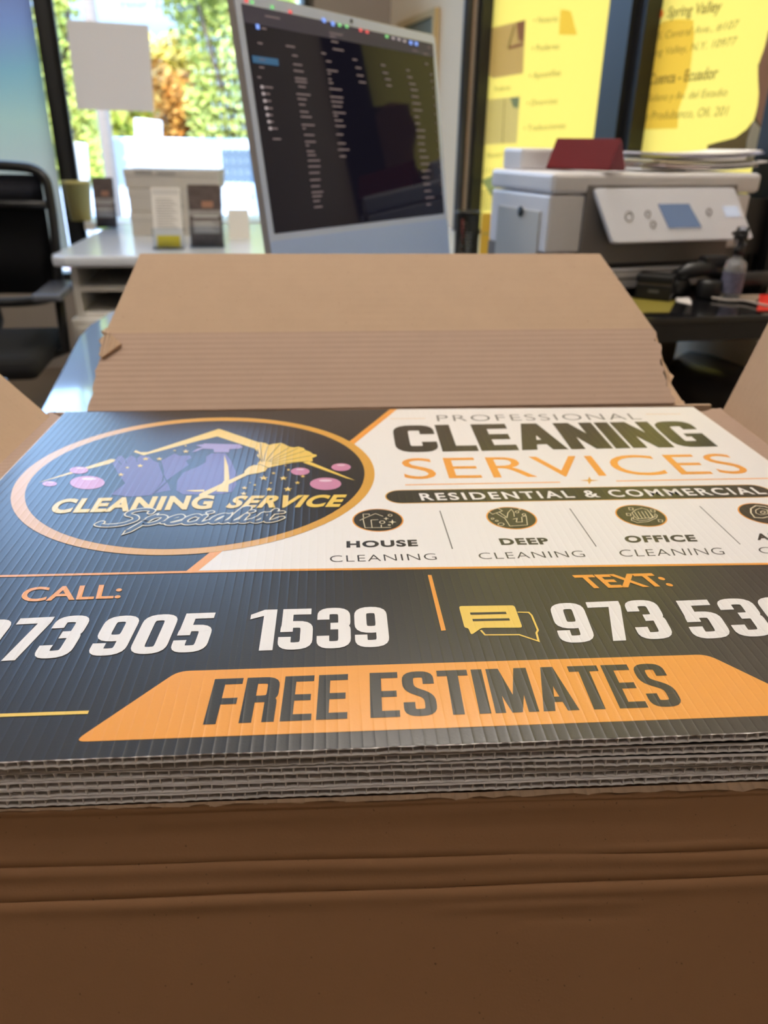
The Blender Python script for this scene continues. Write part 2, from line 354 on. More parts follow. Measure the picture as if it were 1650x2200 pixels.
def shell():
    MW, ML = 7.0, 7.5
    f = [C0, C0-E1*MW, C0-E1*MW+E2*ML, C0+E2*ML]
    f = [q+NL*-.15+E1*.15 if i == 0 else q for i, q in enumerate(f)]
    m = MB(); m.prism([V((q.x, q.y, -.05)) for q in f], (0, 0, .05)); tag(m.build('floor', floor_m), kind='structure')
    m = MB(); m.prism([V((q.x, q.y, HC)) for q in f], (0, 0, .05)); tag(m.build('ceiling', mat('ceiling_paint', (.72, .68, .62), .9, noise_amt=.03)), kind='structure')
    g = [C0-E1*MW, C0-E1*MW+E2*ML, C0+E2*ML]
    m = MB(); a, b = g[0], g[1]; m.prism([a, b, b-E1*.1, a-E1*.1], (0, 0, HC)); tag(m.build('wall_west', cream), kind='structure')
    m = MB(); a, b = g[1], g[2]; m.prism([a, b, b+E2*.1, a+E2*.1], (0, 0, HC)); tag(m.build('wall_south', cream), kind='structure')
    # left window wall
    a1, b1 = sL(668), sL(124); a2, b2 = sL(86), sL(86)+1.9; zt, zb = 2.78, .42
    m = MB()
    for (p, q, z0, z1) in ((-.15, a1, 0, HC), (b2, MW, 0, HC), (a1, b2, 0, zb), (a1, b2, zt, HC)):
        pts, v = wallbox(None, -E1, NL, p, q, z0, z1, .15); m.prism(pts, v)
    tag(m.build('wall_north', mat('shaded_cream_wall_paint', (.36, .30, .25), .8, noise_amt=.04, noise_scale=6)), kind='structure')  # cream wall too; its shade is put into this darker colour
    for k, (p, q) in enumerate(((a1, b1), (b1, a2), (a2, b2))):
        fr = MB(); w = .045
        if k == 1:
            pts, v = wallbox(None, -E1, NL, b1-.0, a2+.0, zb, zt, .10); fr.prism(pts, v)
            tag(fr.build('trim_1', blackmetal), kind='structure'); continue
        for (c, d, z0, z1) in ((p-.02, p+(.03 if k == 0 else 0.005), zb, zt), (q-(.005 if k == 0 else .03), q+.02, zb, zt), (p, q, zb, zb+.05), (p, q, zt-.05, zt)):
            pts, v = wallbox(None, -E1, NL, c, d, z0, z1, .10); fr.prism(pts, v)
        o = tag(fr.build('window_%d' % (1 if k == 0 else 2), blackmetal), kind='structure')
        gp = MB(); pts, v = wallbox(None, -E1, NL, p, q, zb, zt, 0); pts = [V((0, 0, 0))+x for x in pts]
        A, B = C0-E1*p-NL*.05, C0-E1*q-NL*.05
        gp.poly([V((A.x, A.y, zb)), V((B.x, B.y, zb)), V((B.x, B.y, zt)), V((A.x, A.y, zt))])
        gp.build('pane', glass('window_glass_%d' % k), o)
    # right window wall
    c1 = sR(1014, 250); t1 = sR(1300); t2 = sR(1347); t3 = sR(1650, 100)+.05; t5 = t4 = t3+.10
    m = MB()
    for (p, q, z0, z1) in ((-0, c1, 0, HC), (t5, ML, 0, HC), (c1, t5, 0, .70), (c1, t5, zt, HC)):
        pts, v = wallbox(None, E2, NR, p, q, z0, z1, .15); m.prism(pts, v)
    tag(m.build('wall_east', mat('warm_lit_cream_paint', (.92, .78, .58), .8, noise_amt=.03, noise_scale=6)), kind='structure')  # cream paint lightened and warmed to hold the warm light on it
    for k, (p, q) in enumerate(((c1, t1), (t2, t3))):
        fr = MB()
        for (c, d, z0, z1) in ((p-.02, p+.04, .70, zt), (q-.005, q+.02, .70, zt), (p, q, .70, .75), (p, q, zt-.05, zt)):
            pts, v = wallbox(None, E2, NR, c, d, z0, z1, .10); fr.prism(pts, v)
        o = tag(fr.build('window_%d' % (k+3), blackmetal), kind='structure')
        A, B = C0+E2*p-NR*.05, C0+E2*q-NR*.05; gp = MB()
        gp.poly([V((A.x, A.y, .70)), V((B.x, B.y, .70)), V((B.x, B.y, zt)), V((A.x, A.y, zt))]); gp.build('pane', glass('window_glass_r%d' % k), o)
    for k, (p, q) in enumerate(((t1, t2), (t3, t4))):
        m = MB(); pts, v = wallbox(None, E2, NR, p, q, .70, zt, .10); pts = [x+NR*.02 for x in pts]; m.prism(pts, v)
        tag(m.build('trim_%d' % (k+2), blackmetal), kind='structure')
    # timber strip and round black pipe at the edge of the yellow window
    m = MB(); p = sR(996, 250); pts, v = wallbox(None, E2, NR, p, p+.05, .0, HC, .02); pts = [x+NR*.0205 for x in pts]; m.prism(pts, v)
    tag(m.build('trim_4', mat('timber_trim', (.42, .22, .07), .5, noise_amt=.2)), kind='structure')
    q = C0+E2*(c1-.02)+NR*.03; m = MB(); m.tube([V((q.x, q.y, .0)), V((q.x, q.y, HC))], .018, 14)
    tag(m.build('trim_5', mat('grey_pipe', (.06, .06, .07), .3, metal=.6)), kind='structure')
    # inner window ledge under the left window
    m = MB(); A, B = C0-E1*(a1-.1), C0-E1*(b1-.02)
    m.prism([V((A.x, A.y, .70)), V((B.x, B.y, .70)), V((B.x, B.y, .70))+NL*.32, V((A.x, A.y, .70))+NL*.32], (0, 0, .03)); tag(m.build('trim_6', white_lam), kind='structure')
    return dict(a1=a1, b1=b1, a2=a2, b2=b2, c1=c1, t1=t1, t2=t2, t3=t3, t4=t4, t5=t5, zt=zt, zb=zb)
G = shell()
# ceiling lights
def ceiling_light(x, y, label, pw):
    t = thing('ceiling_light', label, 'light', T(x, y, HC), 'ceiling panel lights')
    m = MB(); m.box((0, 0, -.02), (.64, .64, .04), bevel=.004); m.build('frame', white_lam, t)
    m = MB(); m.box((0, 0, -.041), (.58, .58, .006)); m.build('diffuser', mat('lamp_diffuser', (.9, .8, .65), .6, emit=(1, .91, .82), es=pw), t)
for x, y, pw in ((.55, 1.5, 20), (-1.1, .7, 15), (.25, -.85, 6.5)):  # last panel is added behind the camera to brighten the stack's front edges
    ceiling_light(x, y, 'unseen square warm white panel light set in the ceiling above the office', pw*CEIL_POWER)
# ================================================================ DESKS
def desk_main():
    t = thing('office_desk', 'glossy desk with reflected sky blue in its colour and rounded far corner under the open cardboard box', 'desk', T(.3, .8, 0))
    pts = [(-.06, -.018), (-.085, .4), (-.118, .66), (-.165, .95), (-.20, 1.16), (-.208, 1.27), (-.20, 1.38), (-.17, 1.47), (-.11, 1.55), (-.02, 1.60), (.15, 1.64), (.58, 1.64), (.62, 1.60), (.62, 1.2), (.66, .5), (.68, -.018)]
    m = MB(); m.prism([V((x, y, .725)) for x, y in pts], (0, 0, .025), bevel=.003)
    top = mat('sky_tinted_glossy_top', (.22, .32, .50), .07, spec=.6, coat=.4, noise_amt=.03, noise_scale=5)  # blue of the reflected sky is put into the base colour
    m.build('tabletop', top, t, world=True)
    for x, y in ((-.02, .06), (.60, .06), (-.08, 1.35), (.55, 1.5)):
        m = MB(); m.tube([(x, y, .0), (x, y, .725)], .025, 14); m.lathe([(0, .0), (.035, .0), (.035, .012), (.0, .012)], T(x, y, 0)); m.build('leg', blackmetal, t, world=True)
desk_main()
def side_desk():
    A = hz(100, 550, .75); B = hz(570, 549, .75); ex = (B-A).normalized(); M = frame((A.x, A.y, 0), ex)
    t = thing('white_side_desk', 'white desk with open shelves standing under the window', 'desk', M)
    L = 1.55; D = 1.16; D = 1.05
    m = MB(); pts = [(.05, 0), (L, 0), (L, D), (.012, D), (0, .05), (.012, .014)]
    m.prism([V((x, y, .715)) for x, y in pts], (0, 0, .035), bevel=.010); m.build('desktop', white_gloss, t)
    m = MB(); m.box2((.05, .05, 0), (.07, .95, .715)); m.build('side_panel', white_lam, t)
    m = MB(); m.box2((L-.05, .05, 0), (L-.03, .95, .715)); m.build('side_panel', white_lam, t)
    m = MB(); m.box2((.07, .93, .0), (L-.05, .95, .715)); m.build('back_panel', white_lam, t)
    m = MB(); m.box2((.07, .05, .635), (.72, .9, .652), bevel=.003); m.build('shelf', white_lam, t)
    m = MB(); m.box2((.07, .05, .555), (.72, .9, .570), bevel=.003); m.build('shelf', white_lam, t)
    c = MB(); c.box2((.035, .02, .0), (.72, .9, .555), bevel=.006); cab = c.build('lower_cabinet', white_lam, t)
    m = MB(); m.box2((.05, .012, .03), (.375, .022, .53), bevel=.002); m.build('cabinet_door', white_lam, cab)
    m = MB(); m.box2((.38, .012, .03), (.70, .022, .53), bevel=.002); m.build('cabinet_door', white_lam, cab)
    # things on the shelf
    S_ = M @ V((.50, .16, .5705)); o = thing('black_hole_punch', 'small black office device on the open shelf of the white desk', 'hole punch', frame(S_, ex))
    m = MB(); m.box2((-.16, -.03, 0), (.16, .05, .018), bevel=.003); m.build('base', black_pl, o)
    m = MB(); m.box2((-.12, -.01, .018), (.12, .03, .04), bevel=.006); m.build('handle', black_pl, o)
    return M
MD = side_desk()
def black_desk():
    A = hz(1388, 684, .80); B = hz(1650, 677, .80); ex = (B-A).normalized(); M = frame((A.x, A.y, 0), ex)
    t = thing('black_glass_desk', 'black glossy desk carrying the white printer and camera gear', 'desk', M)
    top = mat('black_glossy_glass', (.008, .008, .009), .08, spec=.6)
    m = MB(); m.box2((-.20, 0, .788), (.40, .55, .80), bevel=.003); m.build('glass_top', top, t)
    m = MB(); m.box2((-.18, .006, .755), (.38, .03, .7875)); m.build('frame_rail', blackmetal, t); m = MB(); m.box2((-.18, .52, .755), (.38, .545, .7875)); m.build('frame_rail', blackmetal, t)
    for x in (-.16, .36):
        for y in (.03, .52): m = MB(); m.box((x, y, .3775), (.03, .03, .755)); m.build('leg', blackmetal, t)
    m = MB(); m.box2((-.36, .47, .02), (.365, .485, .752)); m.build('modesty_panel', mat('brown_panel', (.08, .055, .03), .6, noise_amt=.2), t)
    return M
MK = black_desk()
# ================================================================ IMAC-LIKE COMPUTER
def computer():
    tau = math.radians(8); w = V((.616, .788, 0)).normalized(); nh = V((.788, -.616, 0)).normalized()
    up = (nh*-math.sin(tau)+V((0, 0, math.cos(tau)))).normalized()
    Pl = hd(593, 542, 1.217); n = w.cross(up)
    h = lambda x, y: hit(x, y, Pl, n)
    TL, TR = h(499, -24), h(935, 78); BLx = h(593, 542)
    wd = (TR-TL).dot(w); H = wd*.414/.547; o = TL-up*H
    M = Matrix(((w.x, -n.x, up.x, o.x), (w.y, -n.y, up.y, o.y), (w.z, -n.z, up.z, o.z), (0, 0, 0, 1)))
    base = o+w*wd/2-n*.07
    t = thing('desktop_computer', 'all-in-one desktop computer with dark screen and pale blue chin behind the box', 'computer', T(base.x, base.y, .75))
    def slab(x0, x1, z0, z1, y0, y1, r):
        p = [(x1-r, z0), (x1, z0+r), (x1, z1-r), (x1-r, z1), (x0+r, z1), (x0, z1-r), (x0, z0+r), (x0+r, z0)]
        q = rp([(x0, z0), (x1, z0), (x1, z1), (x0, z1)], r, True, 6); return [M @ V((a, y0, b)) for a, b in q], (M.to_3x3() @ V((0, y1-y0, 0)))
    alu = mat('pale_blue_aluminium', (.44, .58, .86), .4, metal=.0, noise_amt=.02)
    m = MB(); m.prism(*slab(0, wd, 0, H, .001, .0125, .014)); m.build('body', mat('silver_side', (.45, .42, .40), .35, metal=.3), t, world=True)
    m = MB(); m.prism(*slab(.001, wd-.001, .001, H-.001, -.0005, .001, .013)); m.build('front_bezel', mat('white_bezel', (.56, .65, .82), .3), t, world=True)
    c = [M.inverted() @ h(*q) for q in ((521, -12), (600, 497), (960, 461), (929, 96))]
    x0 = .0125; x1 = wd-.0125; z1 = H-.0155; z0 = (c[1].z+c[2].z)/2
    m = MB(); m.prism(*slab(.001, wd-.001, .001, z0-.010, -.0010, -.0005, .010)); m.build('chin', alu, t, world=True)
    scr = mat('dark_glossy_screen', (.004, .004, .008), .04, spec=.2, emit=(.020, .017, .035), es=.12)
    m = MB(); m.poly([M @ V(q) for q in ((x0, -.0009, z0), (x1, -.0009, z0), (x1, -.0009, z1), (x0, -.0009, z1))]); so_ = m.build('screen', scr, t, world=True)
    # what the screen shows: dark page with columns of short text rows
    em = {k: mat('screen_'+k, (0.01, 0.01, 0.01), .5, emit=v, es=s) for k, v, s in (('text', (.42, .30, .30), .26), ('blue', (.03, .20, .42), .3), ('bar', (.05, .04, .09), .25), ('red', (.8, .1, .1), .8), ('green', (.2, .6, .2), .8), ('icon', (.2, .35, .9), .8), ('dot', (.6, .5, .5), .45), ('edge', (.02, .02, .02), 0))}
    F = Flat(lambda x, y: h(x, y), n, .0004, list(em)); nn = n
    if (CAM-Pl).dot(n) < 0: F.n = -n
    rnd = random.Random(3)
    q2 = lambda x, y: (480+x/2.75, y/2.75)
    def L2(x, y, ww, hh, c, k=3):   # rectangle placed along the tilted rows of the page
        p = M.inverted() @ h(*q2(x, y)); a = ww/2.75*.00078*(1+p.x*.9); b = hh*.00020
        F.faces([M @ V((p.x+i*a, -.0009-.0004*k, p.z+j*b)) for i, j in ((0, -.5), (1, -.5), (1, .5), (0, .5))], [(0, 1, 2, 3)], c)
    p0 = [M.inverted() @ h(*q2(*q)) for q in ((125, 75), (1235, 300))]
    F.faces([M @ V(v) for v in ((x0, -.0013, z1-.022), (x1, -.0013, z1-.022), (x1, -.0013, z1), (x0, -.0013, z1))], [(0, 1, 2, 3)], 'bar')
    L2(165, 350, 190, 44, 'blue', 3)
    for x, y, c in ((118, 4, 'red'), (152, 12, 'green'), (272, 42, 'green'), (378, 70, 'red'), (630, 140, 'icon'), (578, 120, 'icon'), (185, 158, 'icon'), (670, 148, 'green'), (712, 155, 'green'), (795, 178, 'red'), (833, 188, 'red'), (950, 215, 'green'), (988, 225, 'dot'), (1022, 232, 'dot'), (1055, 242, 'dot'), (1092, 252, 'icon'), (1125, 258, 'icon')):
        L2(x, y, 24, 22 if c != 'icon' else 30, c, 4)
    rows = [(238, 95, 120), (218, 168, 40), (195, 255, 40), (205, 352, 48), (205, 398, 40), (195, 457, 28), (235, 515, 70), (240, 555, 40), (248, 597, 38), (252, 640, 46), (258, 680, 38), (265, 720, 36), (272, 760, 60), (285, 822, 70)]
    rows += [(362, 272, 75), (400, 328, 45), (405, 380, 75), (408, 418, 85), (415, 462, 100), (418, 482, 100), (435, 512, 65), (425, 556, 120), (430, 585, 80), (440, 618, 55), (445, 660, 75), (450, 690, 95), (455, 738, 115), (462, 760, 25), (470, 798, 90), (475, 838, 95), (480, 860, 30), (485, 895, 70), (490, 918, 75), (492, 950, 110), (495, 985, 110), (500, 1023, 95), (505, 1065, 95), (512, 1102, 80), (515, 1138, 105), (520, 1162, 85), (525, 1190, 60), (530, 1225, 75)]
    rows += [(572, 315, 40), (600, 362, 45), (605, 415, 95), (610, 435, 28), (615, 468, 25), (615, 490, 40), (620, 525, 110), (625, 572, 115), (630, 600, 105), (638, 628, 85), (640, 665, 115), (645, 685, 38), (650, 712, 75), (655, 745, 90), (660, 795, 65), (668, 848, 75), (670, 885, 105), (680, 925, 60), (620, 195, 115), (622, 215, 50), (630, 245, 60), (640, 290, 95)]
    rows += [(757, 352, 40), (775, 400, 50), (782, 445, 60), (795, 485, 62), (925, 385, 40), (935, 430, 50), (948, 468, 55), (958, 505, 48), (1075, 415, 30), (1080, 455, 50), (1090, 495, 65)]
    rows += [(1100+int(i*5.5), 530+i*40, rnd.choice((50, 70, 80, 90))) for i in range(18)] + [(1110, 298, 50), (1175, 318, 45), (1200, 280, 30), (1185, 378, 30), (1215, 440, 25), (1220, 480, 20)]
    rows += [(1232+int(i*4.0), 520+i*52, 16) for i in range(13)]
    for x, y, w_ in rows: L2(x, y, w_*.9, 10, 'text', 3)
    for y in (515, 555, 597, 640, 680, 720, 760): L2(212+(y-515)*.2, y, 22, 20, 'dot', 4)
    F.build('page_content', list(em.values()), so_)
    m = MB(); cc = h(756, 40); loc = M.inverted() @ cc; m.lathe([(0, 0), (.003, 0), (.003, .0012), (0, .0012)], M @ T(wd/2, -.0019, H-.0075) @ Matrix.Rotation(-math.pi/2, 4, 'X')); m.build('webcam', black_pl, t, world=True)
    # stand: bent aluminium foot
    bx = base; m = MB(); pr = []
    fwd = nh
    a = V((bx.x, bx.y, .75)); prof = [(-.10, .0), (-.10, .006), (.05, .006), (.035, .10), (.03, .22), (.036, .22), (.042, .10), (.058, .0)]
    prof = [(.10, .0), (.10, .006), (-.045, .006), (-.035, .11), (-.0, .24), (-.008, .24), (-.045, .11), (-.055, .0)]
    pts = [a+fwd*p+V((0, 0, z))-w*.07 for p, z in prof]; m.prism(pts, w*.14); m.build('stand', mat('stand_aluminium', (.55, .58, .62), .35, metal=.4), t, world=True)
    return t
computer()
# ================================================================ THINGS ON THE WHITE DESK
def at_desk(x, y, z=.75): return hz(x, y, z)
FX = V((math.cos(math.radians(4)), math.sin(math.radians(4)), 0))
def upscale(px, p):                        # metres per pixel at point p
    return (p-CAM).dot(_f)/FPX*px
def plant_pot():
    p = hd(176, 478, 4.02); p.z = .731; k = upscale(1, p); M = T(*p)
    t = thing('yellow_flower_pot', 'empty pale yellow tapered pot standing on the window ledge', 'flower pot', M)
    m = MB(); h = 77*k/math.cos(.1); r = 29*k
    m.lathe([(0, 0), (r*.72, 0), (r, h*.93), (r*1.03, h*.93), (r*1.03, h), (r*.94, h), (r*.68, .02), (0, .02)], n=36); m.build('pot', mat('yellow_ceramic', (.62, .55, .22), .5), t)
    m = MB(); m.lathe([(0, h*.8), (r*.9, h*.8)], n=24); m.build('soil', mat('dark_soil', (.03, .02, .012), .9, noise_amt=.5), t)
plant_pot()
paperw = mat('white_paper', (.70, .67, .64), .6); greyb = mat('grey_white_box_card', (.50, .46, .42), .6, noise_amt=.04)
photo_mats = [mat('print_dark_photo', (.10, .075, .07), .4, noise_amt=.6, noise_scale=45), mat('print_grey', (.30, .28, .27), .4, noise_amt=.3, noise_scale=60), mat('print_skin', (.36, .18, .12), .45), mat('print_yellow', (.75, .58, .03), .45), mat('print_pale', (.55, .53, .52), .5), paperw]
def brochure(px0, px1, ytop, ybot, dist, label, lean=8, name='brochure_stand', style=0, group=None):
    p = hd((px0+px1)/2, ybot, dist); z0 = .75 if dist < 3.5 else .731; p.z = z0
    w = upscale(px1-px0, p); h = upscale(ybot-ytop, p)/math.cos(.12)
    M = T(*p) @ Matrix.Rotation(math.radians(4), 4, 'Z'); t = thing(name, label, 'brochure stand', M, group)
    R = Matrix.Rotation(-math.radians(lean), 4, 'X')
    clear = glass('clear_acrylic_%s' % name, (.86, .9, .95))
    m = MB()
    m.box((0, .004, .003), (w*1.05, .07, .006)); m.prism([R @ V((-w*.53, .012, 0)), R @ V((w*.53, .012, 0)), R @ V((w*.53, .012, h*.95)), R @ V((-w*.53, .012, h*.95))], R @ V((0, .003, 0)))
    m.prism([V((-w*.53, -.018, 0)), V((w*.53, -.018, 0)), V((w*.53, -.022, h*.35)), V((-w*.53, -.022, h*.35))], (0, .002, 0))
    m.build('acrylic_holder', clear, t)
    m = MB(); q = lambda x, z, y=0: R @ V((x*w, y, z*h))
    m.prism([q(-.5, .02), q(.5, .02), q(.5, 1), q(-.5, 1)], R @ V((0, .009, 0)), mi=0 if style == 0 else 5)
    def patch(x0, x1, z0_, z1_, mi, y=-.0006): m.poly([q(x0, z0_, y), q(x1, z0_, y), q(x1, z1_, y), q(x0, z1_, y)], mi)
    if style == 0:
        patch(-.5, .5, .50, .60, 1); patch(-.1, .25, .64, .74, 2); patch(-.35, .3, .82, .95, 4, -.0009) if 0 else None
        patch(-.42, .42, .22, .44, 1); patch(-.38, .38, .48, .51, 4, -.001)
        for i in range(6): patch(-.35, .35-.1*(i % 3), .25+i*.03, .262+i*.03, 4, -.001)
    else:
        patch(-.4, .4, .0+.03, .22, 3); patch(-.45, .45, .88, .97, 4)
        for i in range(12): patch(-.36, .36-.08*(i % 3), .34+i*.042, .352+i*.042, 1)
    m.build('brochures', photo_mats, t); return t
brochure(206, 249, 370, 470, 3.42, 'narrow dark brochure stand beside the yellow pot on the ledge')
brochure(412, 480, 398, 521, 2.75, 'wide dark-fronted brochure stand nearest the computer screen')
brochure(332, 392, 392, 515, 2.72, 'acrylic stand with white leaflet and yellow band, leaning left of the dark brochure', lean=14, style=1)
def boxes():
    z = .75; specs = [(286, 470, 436, 480), (282, 466, 392, 433), (276, 469, 358, 391)]
    labs = ['white carton at the bottom of the stack beneath the window', 'white carton in the middle of the stack beneath the window', 'wide grey-white carton lid with dark print on top of the stack']
    p = hd(378, 482, 3.12); M0 = T(p.x, p.y, 0) @ Matrix.Rotation(math.radians(3), 4, 'Z')
    for i, (a, b, y0, y1) in enumerate(specs):
        w = upscale(b-a, p); h = upscale(y1-y0+2, p)*1.05
        M = M0 @ T(0, 0, z) @ Matrix.Rotation(math.radians(-2*(i-1)), 4, 'Z'); t = thing('paper_carton', labs[i], 'box', M, 'cartons stacked by the window')
        m = MB(); m.box2((-w/2, 0, 0), (w/2, .22, h-.004), bevel=.002); m.build('carton_body', greyb, t)
        m = MB(); m.box2((-w/2-.002, -.002, h*.62), (w/2+.002, .222, h-.001), bevel=.002); m.build('carton_lid', greyb, t)
        m = MB()
        for x0, x1, z0, z1 in (((-.38, -.2, .72, .92), (-.15, .05, .72, .85)) if i == 2 else ((-.2, .1, .2, .3),)): m.poly([V((x0*w, -.0035, z0*h)), V((x1*w, -.0035, z0*h)), V((x1*w, -.0035, z1*h)), V((x0*w, -.0035, z1*h))])
        m.build('printed_mark', photo_mats[1], t); z += h
boxes()
def small_card():
    p = hz(515, 512, .75); w = upscale(44, p); h = upscale(58, p); M = T(p.x, p.y, .75) @ Matrix.Rotation(math.radians(5), 4, 'Z')
    t = thing('table_card', 'small pale card standing by the lower edge of the computer', 'card', M)
    R = Matrix.Rotation(-.2, 4, 'X'); m = MB(); m.prism([R @ V(q) for q in ((-w/2, 0, 0), (w/2, 0, 0), (w/2, 0, h), (-w/2, 0, h))], (0, .001, 0)); m.build('card_face', paperw, t)
    R2 = Matrix.Rotation(.25, 4, 'X'); m = MB(); m.prism([V((0, .11*h/.1*.0, 0))+V(q) for q in ((-w/2, .045, 0), (w/2, .045, 0), (w/2, .02, h*.97), (-w/2, .02, h*.97))], (0, .001, 0)); m.build('card_back', paperw, t)
small_card()
def pencil_cup():
    p = hd(1001, 545, 2.55); r = upscale(25, p); M = T(p.x, p.y, .75); zt = hd(1001, 456, 2.55).z-.75
    t = thing('mesh_pencil_cup', 'black wire mesh pencil cup right of the computer screen', 'pencil cup', M)
    m = MB(); n = 30; nz = 14
    for k in range(n):
        for s in (1, -1):
            m.tube([(r*.98*math.cos(2*math.pi*(k+s*j*.5)/n), r*.98*math.sin(2*math.pi*(k+s*j*.5)/n), zt*j/nz) for j in range(nz+1)], .0021, 4, cap=False)
    m.build('mesh_wall', blackmetal, t)
    for z in (.004, zt): m = MB(); m.tube([(r*math.cos(a*math.pi/16), r*math.sin(a*math.pi/16), z) for a in range(32)], .004, 8, closed=True); m.build('rim', blackmetal, t)
    m = MB(); m.lathe([(0, .001), (r, .001), (r, .004), (0, .004)]); m.build('bottom', blackmetal, t)
    cols = [(.05, .05, .06), (.6, .1, .08), (.5, .5, .52)]
    for i in range(3):
        a = i*2.1; M2 = T(p.x+math.cos(a)*r*.4, p.y+math.sin(a)*r*.4, .755); q = thing('ballpoint_pen', ['black pen leaning in the mesh cup', 'dark red pen leaning in the mesh cup', 'grey pen leaning in the mesh cup'][i], 'pen', M2)
        m = MB(); m.tube([(0, 0, 0), (math.cos(a)*r*.35, math.sin(a)*r*.35, zt*.8)], .004, 8); m.build('barrel', mat('pen_%d' % i, cols[i], .4), q)
        m = MB(); m.tube([(math.cos(a)*r*.35, math.sin(a)*r*.35, zt*.8), (math.cos(a)*r*.42, math.sin(a)*r*.42, zt*.96)], .0045, 8); m.build('cap', black_pl, q)
pencil_cup()
def picture():
    q = [wr_(*p, off=.012) for p in ((858, 48), (940, 16), (944, 118), (862, 140))]
    c = sum(q, V())/4; zt = q[1].z; zb = zt-.36; a = (q[0]-C0).dot(E2); b = (q[1]-C0).dot(E2)
    P_ = lambda s, z, o: V(((C0+E2*s+NR*o).x, (C0+E2*s+NR*o).y, z))
    t = thing('picture_frame', 'framed picture with gilt frame on the cream wall by the corner', 'picture', T(*P_((a+b)/2, zb, .003)))
    f = mat('gilt_frame', (.62, .46, .22), .35, metal=.3); w = .025
    m = MB()
    for s0, s1, z0, z1 in ((a, b, zb, zb+w), (a, b, zt-w, zt), (a, a+w, zb+w, zt-w), (b-w, b, zb+w, zt-w)): m.prism([P_(s0, z0, .003), P_(s1, z0, .003), P_(s1, z1, .003), P_(s0, z1, .003)], NR*.022)
    m.build('frame', f, t, world=True)
    m = MB(); m.prism([P_(a+w, zb+w, .004), P_(b-w, zb+w, .004), P_(b-w, zt-w, .004), P_(a+w, zt-w, .004)], NR*.006); pc = m.build('picture_sheet', mat('sage_picture', (.20, .22, .16), .5, noise_amt=.2, noise_scale=8), t, world=True)
    m = MB(); m.prism([P_(b-w-.05, zt-.2, .0105), P_(b-w, zt-.2, .0105), P_(b-w, zt-.1, .0105), P_(b-w-.05, zt-.1, .0105)], NR*.0008); m.build('red_print', mat('red_print', (.55, .12, .08), .5), pc, world=True)
picture()
# ================================================================ WINDOW FILMS AND STICKERS
def blue_poster():
    A, B = C0-E1*(G['a2']+.012)-NL*.035, C0-E1*(G['b2']-.03)-NL*.035
    t0 = .5; z1 = 1.625
    m = MB(); m.prism([V((A.x, A.y, t0)), V((B.x, B.y, t0)), V((B.x, B.y, z1)), V((A.x, A.y, z1))], NL*.0008)
    zr = (wl_(40, 360).z, wl_(40, 0).z+.25)
    mt = film('blue_to_cream_film', (.5, .5, .6), .8, ((0), (1), ((0, (.72, .66, .56)), (.28, (.66, .68, .56)), (.5, (.50, .60, .56)), (.68, (.48, .50, .58)), (1, (.44, .40, .50)))))
    mr = [n for n in mt.node_tree.nodes if n.type == 'MAP_RANGE'][0]; mr.inputs[1].default_value = zr[0]; mr.inputs[2].default_value = zr[1]
    o = m.build('window_poster', mt); tag(o, 'blue to cream printed poster filling the left window behind the black chair', 'poster')
blue_poster()
def pxrect(pts, off, plane): return [plane(x, y, off) for x, y in pts]
def grey_sticker():
    m = MB(); m.prism(pxrect([(165, 235), (331, 240), (319, 54), (141, 42)], -.045, wl_), NL*.001)
    o = m.build('square_window_sticker', film('grey_sticker_film', (.84, .71, .60), .62)); tag(o, 'plain grey square sticker on the upper left of the clear window', 'sticker')
    m = MB(); m.prism(pxrect([(497, 505), (533, 505), (533, 456), (497, 456)], -.045, wl_), NL*.001)
    o = m.build('small_window_sticker', film('pale_sticker_film', (.55, .52, .45), .6)); tag(o, 'small pale square sticker low on the window beside the computer', 'sticker')
grey_sticker()
def lettering():
    wm = film('white_vinyl', (.9, .92, .92), .8); gm = film('grey_vinyl', (.40, .42, .44), .5)
    F = Flat(lambda x, y: wl_(x, y, -.044), NL, .0006, ['w', 'g'])
    F.text('New York - Notary', (412, 24), (258, 14), (412, 8), 'g', 1)
    o = F.build('window_lettering', [wm, gm]); tag(o, 'mirrored notary lettering along the top of the clear window', 'lettering')
    F = Flat(lambda x, y: wl_(x, y, -.044), NL, .0006, ['w', 'g']); rnd = random.Random(5)
    for i in range(14):                                             # short illegible vinyl strokes of the reversed text block
        y = 82+i*24; x = 516+i*2.5; n = rnd.randint(4, 7); x0 = x-n*15
        for k in range(n):
            a = x0+k*15; F.poly([(a, y+5), (a+2.0, y+5), (a+1.0, y-7), (a-1, y-7)], 'w'); F.poly([(a+5, y+5), (a+6.5, y+5), (a+6, y-3), (a+4.5, y-3)], 'w')
    for i in range(5):
        a = 487+i*13; F.poly([(a, 435), (a+3, 435), (a+3, 410+i % 2*6), (a, 410)], 'g'); F.poly([(a, 425), (a+8, 425), (a+8, 422), (a, 422)], 'g')
    o = F.build('window_lettering', [wm, gm]); tag(o, 'column of blurred white vinyl lettering at the right of the clear window', 'lettering')
lettering()
YEL = (.92, .70, .27)
